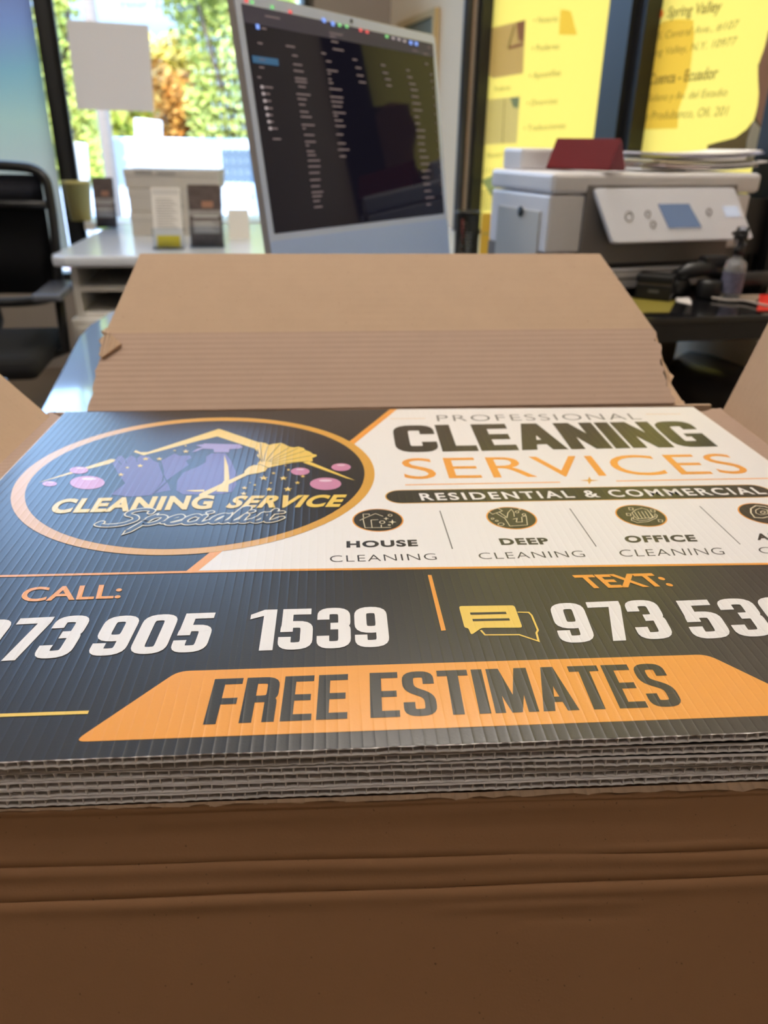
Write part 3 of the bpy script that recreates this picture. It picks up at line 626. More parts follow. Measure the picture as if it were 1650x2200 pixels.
def posters():
    pz = lambda s, z, o: V(((C0+E2*s+NR*o).x, (C0+E2*s+NR*o).y, z))
    def sheet(nm, a, b, label, grp=None):
        m = MB(); q = [pz(a, .76, -.045), pz(b, .76, -.045), pz(b, 2.75, -.045), pz(a, 2.75, -.045)]; m.prism(q, NR*.0008)
        o = m.build(nm, YF, M=T(*q[0]), world=True); tag(o, label, 'poster', grp); return o
    global YF; YF = film('yellow_film', YEL, .92)
    p1 = sheet('yellow_window_poster', G['c1']+.03, G['t1'], 'yellow poster with photos and list of services, left of the dark mullion')
    p2 = sheet('yellow_window_poster', G['t2'], G['t3'], 'yellow poster with Spring Valley and Cuenca addresses above the printer')
    tx = film('grey_print', (.34, .29, .14), .6); fa = film('faint_print', (.86, .67, .29), .92); rd = film('red_print_film', (.9, .22, .05), .7)
    ph = film('photo_print', (.62, .47, .33), .6); p4 = film('photo_print_light', (.72, .66, .48), .6); bl = film('photo_print_teal', (.35, .45, .38), .6)
    dk = film('print_brown', (.13, .10, .07), .4); sk = film('print_skin_film', (.46, .26, .17), .5); sh = film('print_shirt', (.72, .66, .50), .6)
    mm = [tx, fa, rd, ph, p4, bl, dk, sk, sh]; nm = ['t', 'f', 'r', 'ph', 'p4', 'bl', 'dk', 'sk', 'sh']
    c3 = lambda x, y: (1000+x/2.538, y/2.538)
    F = Flat(lambda x, y: wr_(x, y, -.044), NR, .0006, nm)
    for s, a, b, tl in (('• Notario', (372, 128), (505, 118), (376, 92)), ('• Poderes', (362, 280), (512, 268), (366, 245)), ('• Apostillas', (347, 430), (520, 412), (351, 395)), ('• Divorcios', (335, 578), (500, 565), (340, 545)), ('• Traducciones', (318, 715), (545, 700), (322, 682))):
        F.text(s, c3(*a), c3(*b), c3(*tl), 't', 2)
    F.text('Poderes', c3(160, 500), c3(245, 490), c3(162, 470), 't', 2); F.text('Notario', c3(118, 862), c3(228, 852), c3(120, 832), 't', 2)
    F.build('list_lettering', mm, p1)
    F = Flat(lambda x, y: wr_(x, y, -.044), NR, .0006, nm)
    F.poly([c3(*q) for q in ((135, 155), (328, 108), (315, 400), (150, 428), (122, 400))], 'ph', 1)
    F.poly([c3(*q) for q in ((280, 125), (328, 108), (320, 230), (290, 220))], 'sk', 2); F.stroke([c3(270, 140), c3(235, 265)], .012, 't', 3); F.poly([c3(*q) for q in ((235, 255), (318, 230), (316, 250), (240, 270))], 'sk', 2)
    F.poly([c3(*q) for q in ((112, 545), (298, 525), (280, 780), (85, 790))], 'p4', 1)
    F.poly([c3(*q) for q in ((245, 535), (296, 528), (290, 590), (262, 585))], 'bl', 2); F.stroke([c3(215, 540), c3(205, 780)], .006, 't', 3)
    F.poly([c3(*q) for q in ((90, 985), (190, 935), (160, 1090), (130, 1050))], 'bl', 1)
    for i in range(5): F.stroke([c3(85, 1050+i*22), c3(150, 1035+i*25)], .004, 't', 2); F.stroke([c3(85+i*16, 1040), c3(80+i*14, 1140)], .004, 't', 2)
    for i in range(6): F.stroke([c3(85+i*18, 945), c3(92+i*18, 915)], .005, 't', 2)
    F.poly([c3(*q) for q in ((520, 50), (575, 60), (610, 190), (510, 190))], 'f', 1)
    F.build('poster_pictures', mm, p1)
    F = Flat(lambda x, y: wr_(x, y, -.044), NR, .0006, nm)
    c4 = lambda x, y: (1320+x/5, y/5)
    for s, a, b, tl, of, sr in (('Spring Valley', (570, 190), (1150, 120), (590, 70), .022, .12), ('99 S. Central Ave., #107', (355, 440), (1330, 300), (370, 360), .0, .12), ('Spring Valley, N.Y. 10977', (305, 620), (1310, 480), (320, 540), .0, .12),
                                ('Cuenca - Ecuador', (370, 910), (1110, 840), (385, 790), .022, .12), ('Av. Solano y Av. del Estadio', (235, 1100), (1210, 1030), (250, 1020), 0, .12), ('Edificio Produbanco, Ofi. 201', (140, 1300), (1215, 1240), (155, 1210), 0, .12)):
        F.text(s, c4(*a), c4(*b), c4(*tl), 't', 2, offset=of, shear=sr)
    F.build('address_lettering', mm, p2)
    F = Flat(lambda x, y: wr_(x, y, -.044), NR, .0006, nm)
    for x, y in ((495, 140), (298, 850)):
        F.ellipse(c4(x, y), 7, 10, 'r', 2); F.poly([c4(x-25, y+25), c4(x+28, y+15), c4(x-10, y+85)], 'r', 2); F.ellipse(c4(x, y-5), 2.6, 4, 'f', 3)
    F.build('map_pins', mm, p2)
    F = Flat(lambda x, y: wr_(x, y, -.044), NR, .0006, nm)
    F.poly([c4(*q) for q in ((520, 230), (700, 200), (850, 215), (860, 400), (800, 880), (690, 1180), (680, 1380), (330, 1390), (380, 900), (400, 420))], 'f', 1)
    F.poly([c4(*q) for q in ((1000, 1560), (1100, 1530), (1300, 1480), (1420, 1390), (1500, 1290), (1530, 1180), (1560, 1040), (1545, 860), (1545, 700), (1580, 620), (1620, 500), (1660, 330), (2300, 100), (2300, 1800), (1000, 1800))], 'dk', 1)
    F.poly([c4(*q) for q in ((1660, 330), (1620, 500), (1570, 640), (1545, 760), (1550, 900), (1555, 1000), (1540, 1160), (1520, 1260), (1610, 1410), (1760, 1290), (2050, 1200), (2100, 400), (1900, 200))], 'sk', 2)
    F.poly([c4(*q) for q in ((1500, 1290), (1610, 1410), (1720, 1300), (2100, 1400), (2150, 1800), (1400, 1800), (1430, 1500))], 'sh', 3)
    F.build('portrait_print', mm, p2)
    m = MB()
posters()
def sticky():
    q = pxrect([(1029, 538), (1076, 538), (1078, 462), (1033, 462)], .0, wr_)
    p = hd(1052, 545, 2.35); w = upscale(46, p); z0 = .75; M = T(p.x, p.y, .75); zt = hd(1052, 458, 2.35).z-.75
    t = thing('yellow_folder', 'upright yellow folder behind the left side of the printer', 'folder', M @ Matrix.Rotation(.25, 4, 'Z'))
    m = MB(); m.box2((-w/2, 0, .0), (w/2, .003, zt)); m.build('cover', mat('yellow_card', (.82, .52, .07), .5), t)
    m = MB(); m.box2((-w/2, .0035, .0), (w/2, .006, zt*.96)); m.box2((-w*.45, -.0008, zt*.60), (w*.45, 0, zt*.66)); m.build('inner_sheets', mat('yellow_paper', (.65, .47, .12), .6), t)
sticky()
# ================================================================ PRINTER
prw = mat('printer_white', (.72, .71, .73), .42, noise_amt=.02); prg = mat('printer_grey', (.17, .155, .15), .45); prd = mat('printer_black', (.01, .01, .01), .5)
def printer():
    A = hd(1190, 371, 1.57); ex = V((.961, .276, 0)); zt = A.z; zb = .801; M = frame((A.x, A.y, zb), ex); H = zt-zb
    n = V((ex.y, -ex.x, 0)); h = lambda x, y, off=0: M.inverted() @ hit(x, y, A+n*off, n)
    t = thing('inkjet_printer', 'large white multifunction printer with tilted control panel on the black desk', 'printer', M)
    Wd = h(1640, 372).x; D = .25; k = H/.235
    xb = h(1600, 500).x
    sm = h(1190, 420).z
    m = MB(); m.box2((-.0, .0, sm+.002), (Wd, D, H), bevel=.008); m.build('scanner_lid', prw, t)
    m = MB(); m.box2((.0, .004, h(1200, 545).z), (xb, D-.01, sm), bevel=.005); m.build('body', prw, t)
    m = MB(); m.box2((.0, .02, .0), (.05, D-.01, h(1200, 545).z)); m.box2((xb-.03, .02, 0), (xb, D-.01, h(1200, 545).z)); m.box2((.05, .19, 0), (xb-.03, D-.01, h(1200, 545).z)); m.build('lower_housing', prg, t)
    p = [h(1262, 404), h(1500, 404), h(1555, 404)]; z0 = h(1290, 517).z; z1 = h(1290, 404).z; x0 = h(1272, 410).x; x1 = h(1572, 410).x; xm0 = h(1292, 515).x; xm1 = h(1588, 510).x
    m = MB(); m.box2((x0-.012, -.002, z0-.045), (x1+.014, .02, z1+.006), bevel=.004); m.build('panel_recess', prg, t)
    pts = [(x0, -.006, z1), (x1, -.006, z1), (xm1, -.040, z0), (xm0, -.040, z0)]
    P0, P1, P2, P3 = [V(q) for q in pts]; nn = (P1-P0).cross(P3-P0).normalized(); nn = nn if nn.y < 0 else -nn
    def pq(u, v, k_=0): return P0.lerp(P1, u).lerp(P3.lerp(P2, u), v)+nn*k_
    q2 = rp([(0, 0), (1, 0), (1, 1), (0, 1)], .05, True, 5); m = MB(); m.prism([pq(u, v) for u, v in q2], nn*-.010, bevel=.0015); pan = m.build('control_panel', mat('panel_white', (.80, .83, .92), .3), t)
    u0, u1 = .395, .635
    m = MB(); m.prism([pq(u, v, .0002) for u, v in ((u0, .30), (u1-.02, .30), (u1+.01, .75), (u0+.015, .75))], nn*.0012); m.build('touch_screen', mat('printer_lcd', (.03, .04, .06), .1, emit=(.10, .14, .22), es=.6), pan)
    for u, v, r in ((.165, .52, .009), (.30, .48, .006), (.31, .68, .006), (.74, .46, .006)):
        m = MB(); c = pq(u, v, .0006); e1 = (P1-P0).normalized(); e2 = nn.cross(e1); m.tube([c+(e1*math.cos(a)+e2*math.sin(a))*r for a in [i*math.pi/10 for i in range(20)]], .0009, 5, closed=True)
        m.build('button', prg, pan)
    m = MB(); m.prism([pq(u, v, .0003) for u, v in ((.855, .36), (.965, .36), (.965, .56), (.855, .56))], nn*.0006); m.build('start_button', mat('start_key', (.55, .62, .75), .3, emit=(.5, .6, .8), es=.25), pan)
    zs0 = h(1400, 572).z; zs1 = h(1400, 541).z
    m = MB(); m.box2((.052, .012, max(zs0, .03)), (xb-.032, .188, zs1)); m.build('paper_slot', prd, t)
    m = MB(); m.box2((.06, -.012, .012), (xb-.05, .19, max(zs0, .03)-.002), bevel=.004); tr = m.build('paper_tray', prw, t)
    m = MB(); m.box2((.10, -.0135, .03), (.22, -.0122, .034)); m.box2((.06, -.0135, .046), (xb-.05, -.0122, .048)); m.build('tray_seam', prg, tr)
    # ink unit on the left side, seam and window
    m = MB(); m.box2((-.004, .03, .02), (.0, D-.05, sm-.03), bevel=.001); ik = m.build('ink_tank_cover', mat('ink_cover', (.52, .50, .46), .45), t)
    m = MB(); c = V((-.0055, .10, sm-.035)); m.lathe([(0, 0), (.010, 0), (.010, .002), (0, .002)], T(*c) @ Matrix.Rotation(-math.pi/2, 4, 'Y')); m.build('ink_level_window', prd, ik)
    c = h(1148, 365); m = MB(); m.box2((.02, .16, H+.0), (.20, .24, H+.040), bevel=.006); m.build('rear_paper_feeder', prw, t)
    return M, H, h, n, A
MP, PH, ph_, pn, PA = printer()
def on_lid(x, y): q = MP.inverted() @ hz(x, y, PA.z); return q
def red_case():
    a = hz(1172, 360, PA.z+.001); b = hz(1300, 358, PA.z+.001); Lw = .158; ex = (b-a).normalized(); a = hd(1172, 359, 1.70); a.z = PA.z+.0035
    M = frame(a, V((.66, -.75, 0))); t = thing('glasses_case', 'dark red triangular folding glasses case lying on the printer lid', 'glasses case', M)
    L_ = (upscale(130, a)); hgt = upscale(62, a); w = hgt*1.12
    red = mat('red_leatherette', (.13, .009, .011), .6, spec=.2, bump=.3, bump_scale=500); red2 = mat('red_inner', (.22, .03, .055), .6)
    L_ = upscale(132, a)/.876
    m = MB(); tri = [(0, 0), (w, 0), (w*.5, hgt)]
    m.prism([V((0.0, y, z)) for y, z in rp(tri, .006, True, 3)], (L_, 0, 0)); m.build('shell', red, t)
    m = MB(); tri2 = [(w*.06, hgt*.04), (w*.94, hgt*.04), (w*.5, hgt*.93)]
    m.prism([V((L_-.0, y, z)) for y, z in rp(tri2, .006, True, 3)], (.0015, 0, 0)); m.build('end_flap', red2, t)
red_case()
def papers():
    labs = [('loose white sheet at the bottom of the paper pile on the printer', .0), ('pinkish sheet curling up in the paper pile on the printer', .25), ('white sheet in the middle of the paper pile with a raised corner', -.12), ('yellowish sheet in the paper pile on the printer', .12), ('thick white folded leaflet near the top of the paper pile', -.3), ('bluish white sheet near the top of the paper pile', .07), ('topmost white sheet of the paper pile on the printer', -.05)]
    cols = [(.80, .78, .78), (.78, .64, .62), (.84, .82, .82), (.82, .78, .56), (.86, .85, .86), (.62, .63, .82), (.86, .84, .86)]
    z = PA.z+.0035
    for i, (lb, r) in enumerate(labs):
        c = MP @ V((.365+.01*(i % 3), .115+.006*(i % 2), 0)); M = T(c.x, c.y, z) @ Matrix.Rotation(math.radians(16)+r, 4, 'Z')
        m = MB(); n = 8; lx, ly = .29 if i != 4 else .22, .16 if i != 4 else .13; cur = .009
        f = lambda x, y: cur*(abs(x)/.15)**2.5*(1 if x > 0 else .2+.3*(i % 2))
        vs = [[m.bm.verts.new((x, y, f(x, y))) for x in [lx*(a/n-.5) for a in range(n+1)]] for y in (-ly/2, 0, ly/2)]
        th = .0030 if i != 4 else .006
        ws = [[m.bm.verts.new(v.co+V((0, 0, th))) for v in row] for row in vs]
        for g, fl in ((vs, True), (ws, False)):
            for a in range(2):
                for b in range(n):
                    q = (g[a][b], g[a][b+1], g[a+1][b+1], g[a+1][b]); m.bm.faces.new(q[::-1] if fl else q)
        for b in range(n):
            m.bm.faces.new((vs[0][b], vs[0][b+1], ws[0][b+1], ws[0][b])); m.bm.faces.new((vs[2][b+1], vs[2][b], ws[2][b], ws[2][b+1]))
        for a in range(2):
            m.bm.faces.new((vs[a+1][0], vs[a][0], ws[a][0], ws[a+1][0])); m.bm.faces.new((vs[a][n], vs[a+1][n], ws[a+1][n], ws[a][n]))
        o = m.build('paper_sheet', mat('sheet_%d' % i, cols[i], .6), M=M); tag(o, lb, 'paper', 'loose papers on the printer'); z += th+.0013
papers()
# ================================================================ THINGS ON THE BLACK DESK
ZK = .8005
def black_desk_things():
    # yellow paper under the black box
    q = [hz(x, y, ZK) for x, y in ((1345, 640), (1452, 645), (1438, 672), (1362, 673))]
    m = MB(); m.prism(q, (0, 0, .0012)); o = m.build('yellow_notepad', mat('olive_yellow_card', (.21, .17, .02), .5), M=T(*q[0]), world=True); tag(o, 'olive yellow notepad under the small black box', 'notepad')
    # small black hinged box
    a = hz(1362, 641, ZK+.0015); b = hz(1438, 648, ZK+.0015); ex = (b-a).normalized(); M = frame(a, ex); w = (b-a).length
    hh = upscale(50, a)
    t = thing('small_black_box', 'small black lidded box at the left end of the black desk', 'box', M)
    m = MB(); m.box2((0, 0, 0), (w, .055, hh*.62), bevel=.002); m.build('box_body', black_pl, t)
    m = MB(); m.box2((-.001, -.001, hh*.66), (w+.001, .056, hh), bevel=.003); m.build('lid', black_pl, t)
    m = MB(); m.box2((.002, .001, hh*.62), (w-.002, .054, hh*.66)); m.build('lid_seam', mat('tan_seam', (.16, .12, .09), .5), t)
    F = Flat(lambda x, y: hit(x, y, a, M.to_3x3() @ V((0, -1, 0))), M.to_3x3() @ V((0, -1, 0)), .0004, ['g']); 
    m = MB(); m.box2((w*.36, -.0016, hh*.30), (w*.66, -.0004, hh*.42)); m.build('logo_plate', mat('grey_logo', (.12, .12, .12), .5), t)
    # gimbal
    c = hz(1500, 640, ZK); M = frame(c, V((.98, .18, 0))); t = thing('phone_gimbal', 'black folded phone gimbal lying on the black desk in front of the printer', 'gimbal', M)
    m = MB(); m.tube([(-.045, .03, .035), (-.02, .02, .05), (.015, .015, .055), (.05, .02, .045)], [.012, .016, .016, .013], 14); m.build('folding_arm', black_pl, t)
    m = MB(); m.lathe([(0, 0), (.022, 0), (.025, .004), (.025, .030), (.022, .034), (0, .034)], T(.020, 0, .001)); m.build('motor', black_pl, t)
    m = MB(); m.lathe([(0, 0), (.02, 0), (.02, .028), (.0, .03)], T(-.030, .045, .018) @ Matrix.Rotation(math.pi/2, 4, 'X')); m.build('motor', black_pl, t)
    m = MB(); m.box((.035, .02, .068), (.055, .03, .022), bevel=.005); m.build('phone_clamp', black_pl, t)
    m = MB(); m.tube([(.05, .02, .028), (.17, .045, .026), (.26, .06, .024)], [.015, .017, .014], 14); m.build('handle', black_pl, t)
    m = MB(); m.lathe([(0, 0), (.006, 0), (.005, .003), (0, .003)], T(-.032, .028, .0475)); m.build('record_button', mat('red_button', (.8, .08, .04), .4), t)
    # spray bottle
    c = hz(1566, 641, ZK); M = T(c.x, c.y, ZK); k = upscale(1, c); t = thing('spray_bottle', 'small clear spray bottle with black pump at the right of the black desk', 'bottle', M)
    r = 22*k; m = MB(); m.lathe([(0, 0), (r*.94, 0), (r, .004), (r, .062), (r*.85, .072), (r*.42, .078), (r*.40, .084), (0, .084)], n=28)
    m.build('bottle', mat('clear_plastic', (.80, .82, .86), .08, trans=.75), t)
    m = MB(); m.lathe([(r*1.015, .012), (r*1.015, .052)], n=28); m.build('label_band', mat('bottle_label', (.16, .16, .24), .4, noise_amt=.7, noise_scale=90), t)
    m = MB(); m.lathe([(0, .084), (r*.5, .084), (r*.5, .098), (r*.28, .100), (r*.28, .112), (0, .112)], n=20); m.build('pump_collar', black_pl, t)
    m = MB(); m.box((-.002, 0, .121), (.024, .014, .018), bevel=.003); m.tube([(-.012, 0, .124), (-.020, 0, .124)], .003, 8); m.build('spray_head', black_pl, t)
    m = MB(); m.lathe([(r*.56, .100), (r*.56, .135), (0, .137)], n=20); m.build('clear_cap', glass('clear_cap_glass', (.85, .88, .95)), t)
    # loose papers, red card, cable
    def sheet(px, nm, lb, cat, mt, z=0): 
        q = [hz(x, y, ZK+z) for x, y in px]; m = MB(); m.prism(q, (0, 0, .0008)); o = m.build(nm, mt, M=T(*q[0]), world=True); tag(o, lb, cat)
    sheet(((1452, 640), (1482, 640), (1486, 655), (1452, 648)), 'receipt', 'small pale receipt under the gimbal on the black desk', 'paper', paperw)
    sheet(((1560, 634), (1640, 634), (1622, 648), (1556, 641)), 'brown_envelope', 'tan envelope on the black desk below the spray bottle', 'envelope', mat('tan_paper', (.30, .23, .17), .6))
    sheet(((1632, 634), (1700, 632), (1700, 668), (1626, 668)), 'red_card', 'bright red card at the right edge of the black desk', 'card', mat('red_card_m', (.62, .02, .01), .5), .001)
    m = MB(); m.tube(spline([hz(x, y, ZK+.0045) for x, y in ((1530, 640), (1565, 645), (1600, 646), (1640, 655), (1700, 668))]), .0022, 8); o = m.build('white_cable', mat('cable_white', (.45, .40, .36), .5)); tag(o, 'thin pale cable snaking across the right of the black desk', 'cable')
black_desk_things()
def vented_case():
    x0 = ph_(1600, 500).x+.004; zt = ph_(1190, 425).z-.004; M = MP @ T(x0, .012, 0)
    t = thing('black_slatted_box', 'black upright box with slatted lower half at the right side of the printer', 'box', M)
    m = MB(); m.box2((0, 0, zt*.36), (.085, .22, zt), bevel=.004); m.build('upper_body', black_pl, t)
    m = MB(); m.box2((0, .03, .0), (.085, .22, zt*.36)); m.build('lower_body', mat('dark_brown_inside', (.05, .035, .028), .6), t)
    for i in range(5): m = MB(); m.box2((.001+i*.0185, .001, .0), (.009+i*.0185, .03, zt*.36)); m.build('slat', black_pl, t)
vented_case()
# ================================================================ SEATING
def stool():
    a = hz(1470, 800, .60); M = T(a.x+.165, a.y+.03, 0)
    t = thing('stool', 'round black leather stool at the right behind the box flap', 'stool', M)
    lea = mat('black_leather', (.06, .055, .055), .34, bump=.3, bump_scale=120)
    m = MB(); r = .18; m.lathe([(0, .52), (r*.9, .52), (r*.99, .535), (r, .56), (r*.97, .59), (r*.85, .61), (r*.5, .618), (0, .62)], n=48); m.build('seat_cushion', lea, t)
    m = MB(); m.lathe([(0, .50), (r*.8, .50), (r*.8, .52), (0, .52)], n=36); m.build('seat_base', black_pl, t)
    m = MB(); m.tube([(0, 0, .06), (0, 0, .50)], .022, 16); m.build('gas_column', mat('chrome', (.5, .5, .52), .2, metal=1), t)
    for i in range(5):
        a_ = i*2*math.pi/5; m = MB(); m.tube([(0, 0, .09), (.19*math.cos(a_), .19*math.sin(a_), .06)], [.02, .013], 8); m.build('base_leg', black_pl, t)
        m = MB(); m.lathe([(0, -.012), (.024, -.012), (.024, .012), (0, .012)], T(.19*math.cos(a_), .19*math.sin(a_), .028) @ Matrix.Rotation(a_, 4, 'Z') @ Matrix.Rotation(math.pi/2, 4, 'Y'), n=16); m.build('caster', black_pl, t)
    b = hz(1500, 862, .0); q = hd(1480, 865, 1.35); t = thing('blue_storage_tub', 'dark blue lidded plastic tub on the floor beneath the stool', 'tub', T(q.x-.16, q.y+.0, 0))
    m = MB(); zt = .42; m.box2((-.16, -.10, 0), (.16, .10, zt), bevel=.01); m.build('tub', mat('navy_plastic', (.03, .035, .05), .5), t); m = MB(); m.box2((-.17, -.11, zt), (.17, .11, zt+.02), bevel=.005); m.build('lid', mat('blue_plastic', (.01, .05, .18), .4), t)
stool()
def office_chair(M, label, hb=.99, tilt=.06):
    t = thing('office_chair', label, 'chair', M, 'black office chairs')
    fab = black_mesh
    R = Matrix.Rotation(-tilt, 4, 'X')                                   # chair faces -Y, back at +Y
    def bk(x, z): return R @ V((x, 0, z-.5))+V((0, .25+.03*(1-(x/.24)**2), .5))
    # frame of the backrest
    zb, zt = .58, hb
    m = MB(); w = .245; loop = [(w*.92*math.copysign(1, s)*min(1, abs(s)), z) for s, z in []]
    pts = [(-.20, zb), (-.235, zb+.1), (-w, zt-.1), (-.225, zt-.02), (-.12, zt), (.12, zt), (.225, zt-.02), (w, zt-.1), (.235, zb+.1), (.20, zb), (0, zb-.02)]
    m.tube([bk(*q) for q in [(p.x, p.y) for p in spline([(x, z, 0) for x, z in pts+[pts[0]]])[:-1]]], .016, 8, closed=True); m.build('back_frame', black_pl, t)
    def sheet(z0, z1, nm, mt):
        m = MB(); n = 10; rows = [[m.bm.verts.new(bk(-.225+.45*i/n, z)) for i in range(n+1)] for z in (z0, (z0+z1)/2, z1)]
        for a in range(2):
            for i in range(n): f = m.bm.faces.new((rows[a][i], rows[a][i+1], rows[a+1][i+1], rows[a+1][i])); f.smooth = True
        r = bmesh.ops.solidify(m.bm, geom=m.bm.faces[:], thickness=.008); m.build(nm, mt, t)
    sheet(zb+.01, zt-.125, 'back_mesh', fab)
    m = MB(); m.tube([bk(x, zt-.115) for x in (-.235, -.1, 0, .1, .235)], .014, 8); m.build('back_crossbar', black_pl, t)
    sheet(zt-.105, zt-.025, 'see_through_panel', mat('grey_see_through_mesh', (.045, .045, .055), .7))
    m = MB(); m.tube([(0, .26, .60), (0, .30, .50), (0, .16, .42)], .022, 8); m.build('back_support', black_pl, t)
    m = MB(); m.box((0, 0, .455), (.48, .46, .07), bevel=.03, seg=3); m.build('seat', black_mesh, t)
    for s in (-1, 1):
        m = MB(); m.tube([(s*.20, .03, .43), (s*.27, .03, .45), (s*.275, .03, .63)], .016, 8); ar = m.build('armrest', black_pl, t)
        m = MB(); m.box((s*.275, -.01, .645), (.085, .26, .025), bevel=.01); m.build('arm_pad', mat('grey_arm_pad', (.13, .14, .17), .25), ar)
    m = MB(); m.tube([(0, 0, .08), (0, 0, .42)], .025, 12); m.build('gas_column', black_pl, t)
    for i in range(5):
        a_ = i*2*math.pi/5+.3; c, s = math.cos(a_), math.sin(a_)
        m = MB(); m.tube([(0, 0, .10), (.28*c, .28*s, .065)], [.024, .015], 8); m.build('base_leg', black_pl, t)
        m = MB(); m.lathe([(0, -.015), (.028, -.015), (.028, .015), (0, .015)], T(.28*c, .28*s, .029) @ Matrix.Rotation(a_, 4, 'Z') @ Matrix.Rotation(math.pi/2, 4, 'Y'), n=16); m.build('caster', black_pl, t)
    return t
b = hd(132, 400, 2.85)
office_chair(T(b.x-.272, b.y-.25, 0) @ Matrix.Rotation(math.radians(6), 4, 'Z'), 'black mesh office chair left of the white desk, in front of the blue poster')
b = hd(20, 520, 1.75)
office_chair(T(b.x-.33, b.y-.12, 0) @ Matrix.Rotation(math.radians(150), 4, 'Z'), 'nearer black office chair cut off by the left edge of the picture', hb=.93, tilt=.16)
# ================================================================ BOX AND SIGNS
Z = ZS
def bx(): 
    t = thing('cardboard_box', 'open brown cardboard box holding the stack of printed signs', 'box', T(.3, .23, .7505))
    xl, xr, yf, yb = -.022, .636, .0002, .472
    zl_f, zl_b, zf = Z-.018, Z-.0066, Z-.0326
    def wall(nm, p, vec): m = MB(); m.prism([V(q) for q in p], vec); return m.build(nm, card, t, world=True)
    z0 = .7505; th = .004
    wall('front_wall', [(xl, yf, z0), (xr, yf, z0), (xr, yf, zf), (xl, yf, zf)], (0, th, 0))
    wall('back_wall', [(xl, yb, z0), (xr, yb, z0), (xr, yb, Z-.003), (xl, yb, Z-.006)], (0, th, 0))
    wall('side_wall', [(xl, yf, z0), (xl, yb, z0), (xl, yb, zl_b), (xl, yf, zf)], (-th, 0, 0))
    wall('side_wall', [(xr, yf, z0), (xr, yb, z0), (xr, yb, zl_b), (xr, yf, zf)], (th, 0, 0))
    m = MB(); m.prism([V(q) for q in ((xl, yf, z0), (xr, yf, z0), (xr, yb, z0), (xl, yb, z0))], (0, 0, .004)); m.build('bottom', card, t, world=True)
    m = MB(); m.prism([V(q) for q in ((xl+.002, yf+.002, Z-.0360), (xr-.002, yf+.002, Z-.0360), (xr-.002, yb-.002, Z-.0360), (xl+.002, yb-.002, Z-.0360))], (0, 0, .0028)); m.build('inner_pad', card, t, world=True)
    rnd = random.Random(11)
    def jag(a, b, n, amp, axis):                                     # ragged torn edge from a to b
        out = []
        for i in range(n+1):
            p = V(a).lerp(V(b), i/n)
            if 0 < i < n: p = p+V(axis)*rnd.uniform(-amp, amp)
            out.append(p)
        return out
    # back flap: ribbed lower part rising gently, smooth upper part steeper
    H0, H1 = hy(187, 884, .473), hy(1449, 866, .473); M0, M1 = hy(226, 716, .575), hy(1404, 706, .575); U0, U1 = hy(301, 545, .665), hy(1289, 545, .665)
    X = V((1, 0, 0)); n1 = (M0-H0).cross(X).normalized(); n1 = n1 if n1.z < 0 else -n1
    def panel(nm, poly, nrm, m_, th=.0035, org=None, par=None):
        m = MB(); m.prism(poly, nrm*th); return m.build(nm, m_, par or t, world=True)
    left = jag(H0, M0, 14, .0025, X); right = jag(M1, H1, 18, .0035, X)
    fl = panel('back_flap', [H0]+left[1:-1]+[M0, M1]+right[1:-1]+[H1], n1, card_r)
    n2 = (U0-M0).cross(X).normalized(); n2 = n2 if n2.z < 0 else -n2
    panel('upper_panel', [M0+n1*.0002, M1+n1*.0002, U1, U0], n2, card, par=fl)
    # torn liner strip on the right edge of the flap
    pr = [hy(*q) for q in ((1403, 708, .572), (1412, 725, .565), (1425, 775, .54), (1438, 800, .528), (1447, 808, .522), (1441, 820, .515), (1446, 850, .495), (1470, 862, .48), (1474, 874, .473), (1440, 873, .473), (1432, 810, .515), (1412, 745, .55))]
    m = MB(); m.prism(pr, V((0, .0005, -.0018))); m.build('torn_strip', card_e, fl, world=True)
    pl = [hy(*q) for q in ((262, 742, .556), (240, 722, .565), (232, 708, .58), (219, 716, .575), (226, 724, .57), (214, 735, .565), (222, 748, .555), (214, 765, .545), (221, 772, .54), (226, 768, .54))]
    m = MB(); m.prism(pl, V((0, -.002, .0025))); m.build('torn_strip', card_e, fl, world=True)
    # left and right flaps with inner lips
    def side(nm, hb, hf, edge_b, edge_f, lip):
        hb, hf, eb, ef = V(hb), V(hf), V(edge_b), V(edge_f)
        nrm = (eb-hb).cross(hf-hb).normalized(); nrm = nrm if nrm.z < 0 else -nrm
        f = panel(nm, [hb, eb, ef, hf], nrm, card)
        l = [V(q) for q in lip]; j = jag(l[0], l[1], 8, .003, (1, 0, 0))
        nl = (l[1]-l[0]).cross(l[2]-l[0]).normalized(); nl = nl if nl.z < 0 else -nl
        panel('folded_lip', j+l[2:], nl, card_r, .002, par=f); return f
    e = (hy(0, 808, .455)-hy(112, 903, .455)); e = e.normalized()*.22
    hb = V((-.0108, .455, Z-.0066)); hf = V((-.036, -.002, Z-.020))
    side('side_flap', hb, hf, hb+e, hf+e+V((-.01, 0, 0)), [(-.003, .452, Z-.003), (-.010, .470, Z-.004), (-.018, .462, Z-.0045), tuple(hf+V((.000, 0, .001))), (-.006, -.002, Z-.012)][:1]+[(-.016, .468, Z-.003), tuple(hf+V((0, 0, .0015))), (-.006, -.002, Z-.012)])
    e = (hy(1650, 700, .455)-hy(1552, 889, .455)).normalized()*.22
    hb = V((.6385, .455, Z-.0066)); hf = V((.634, -.002, Z-.018))
    side('side_flap', hb, hf, hb+e, hf+e, [(.613, .452, Z-.003), (.641, .462, Z-.003), tuple(hf+V((0, 0, .0015))), (.6125, -.002, Z-.012)])
    # crumpled corner pieces beside the sign
    m = MB(); m.prism([hy(*q) for q in ((88, 890, .462), (108, 898, .462), (130, 901, .462), (128, 893, .466), (118, 897, .466), (100, 893, .466))], V((0, -.002, .001))); m.build('torn_corner', card_e, t, world=True)
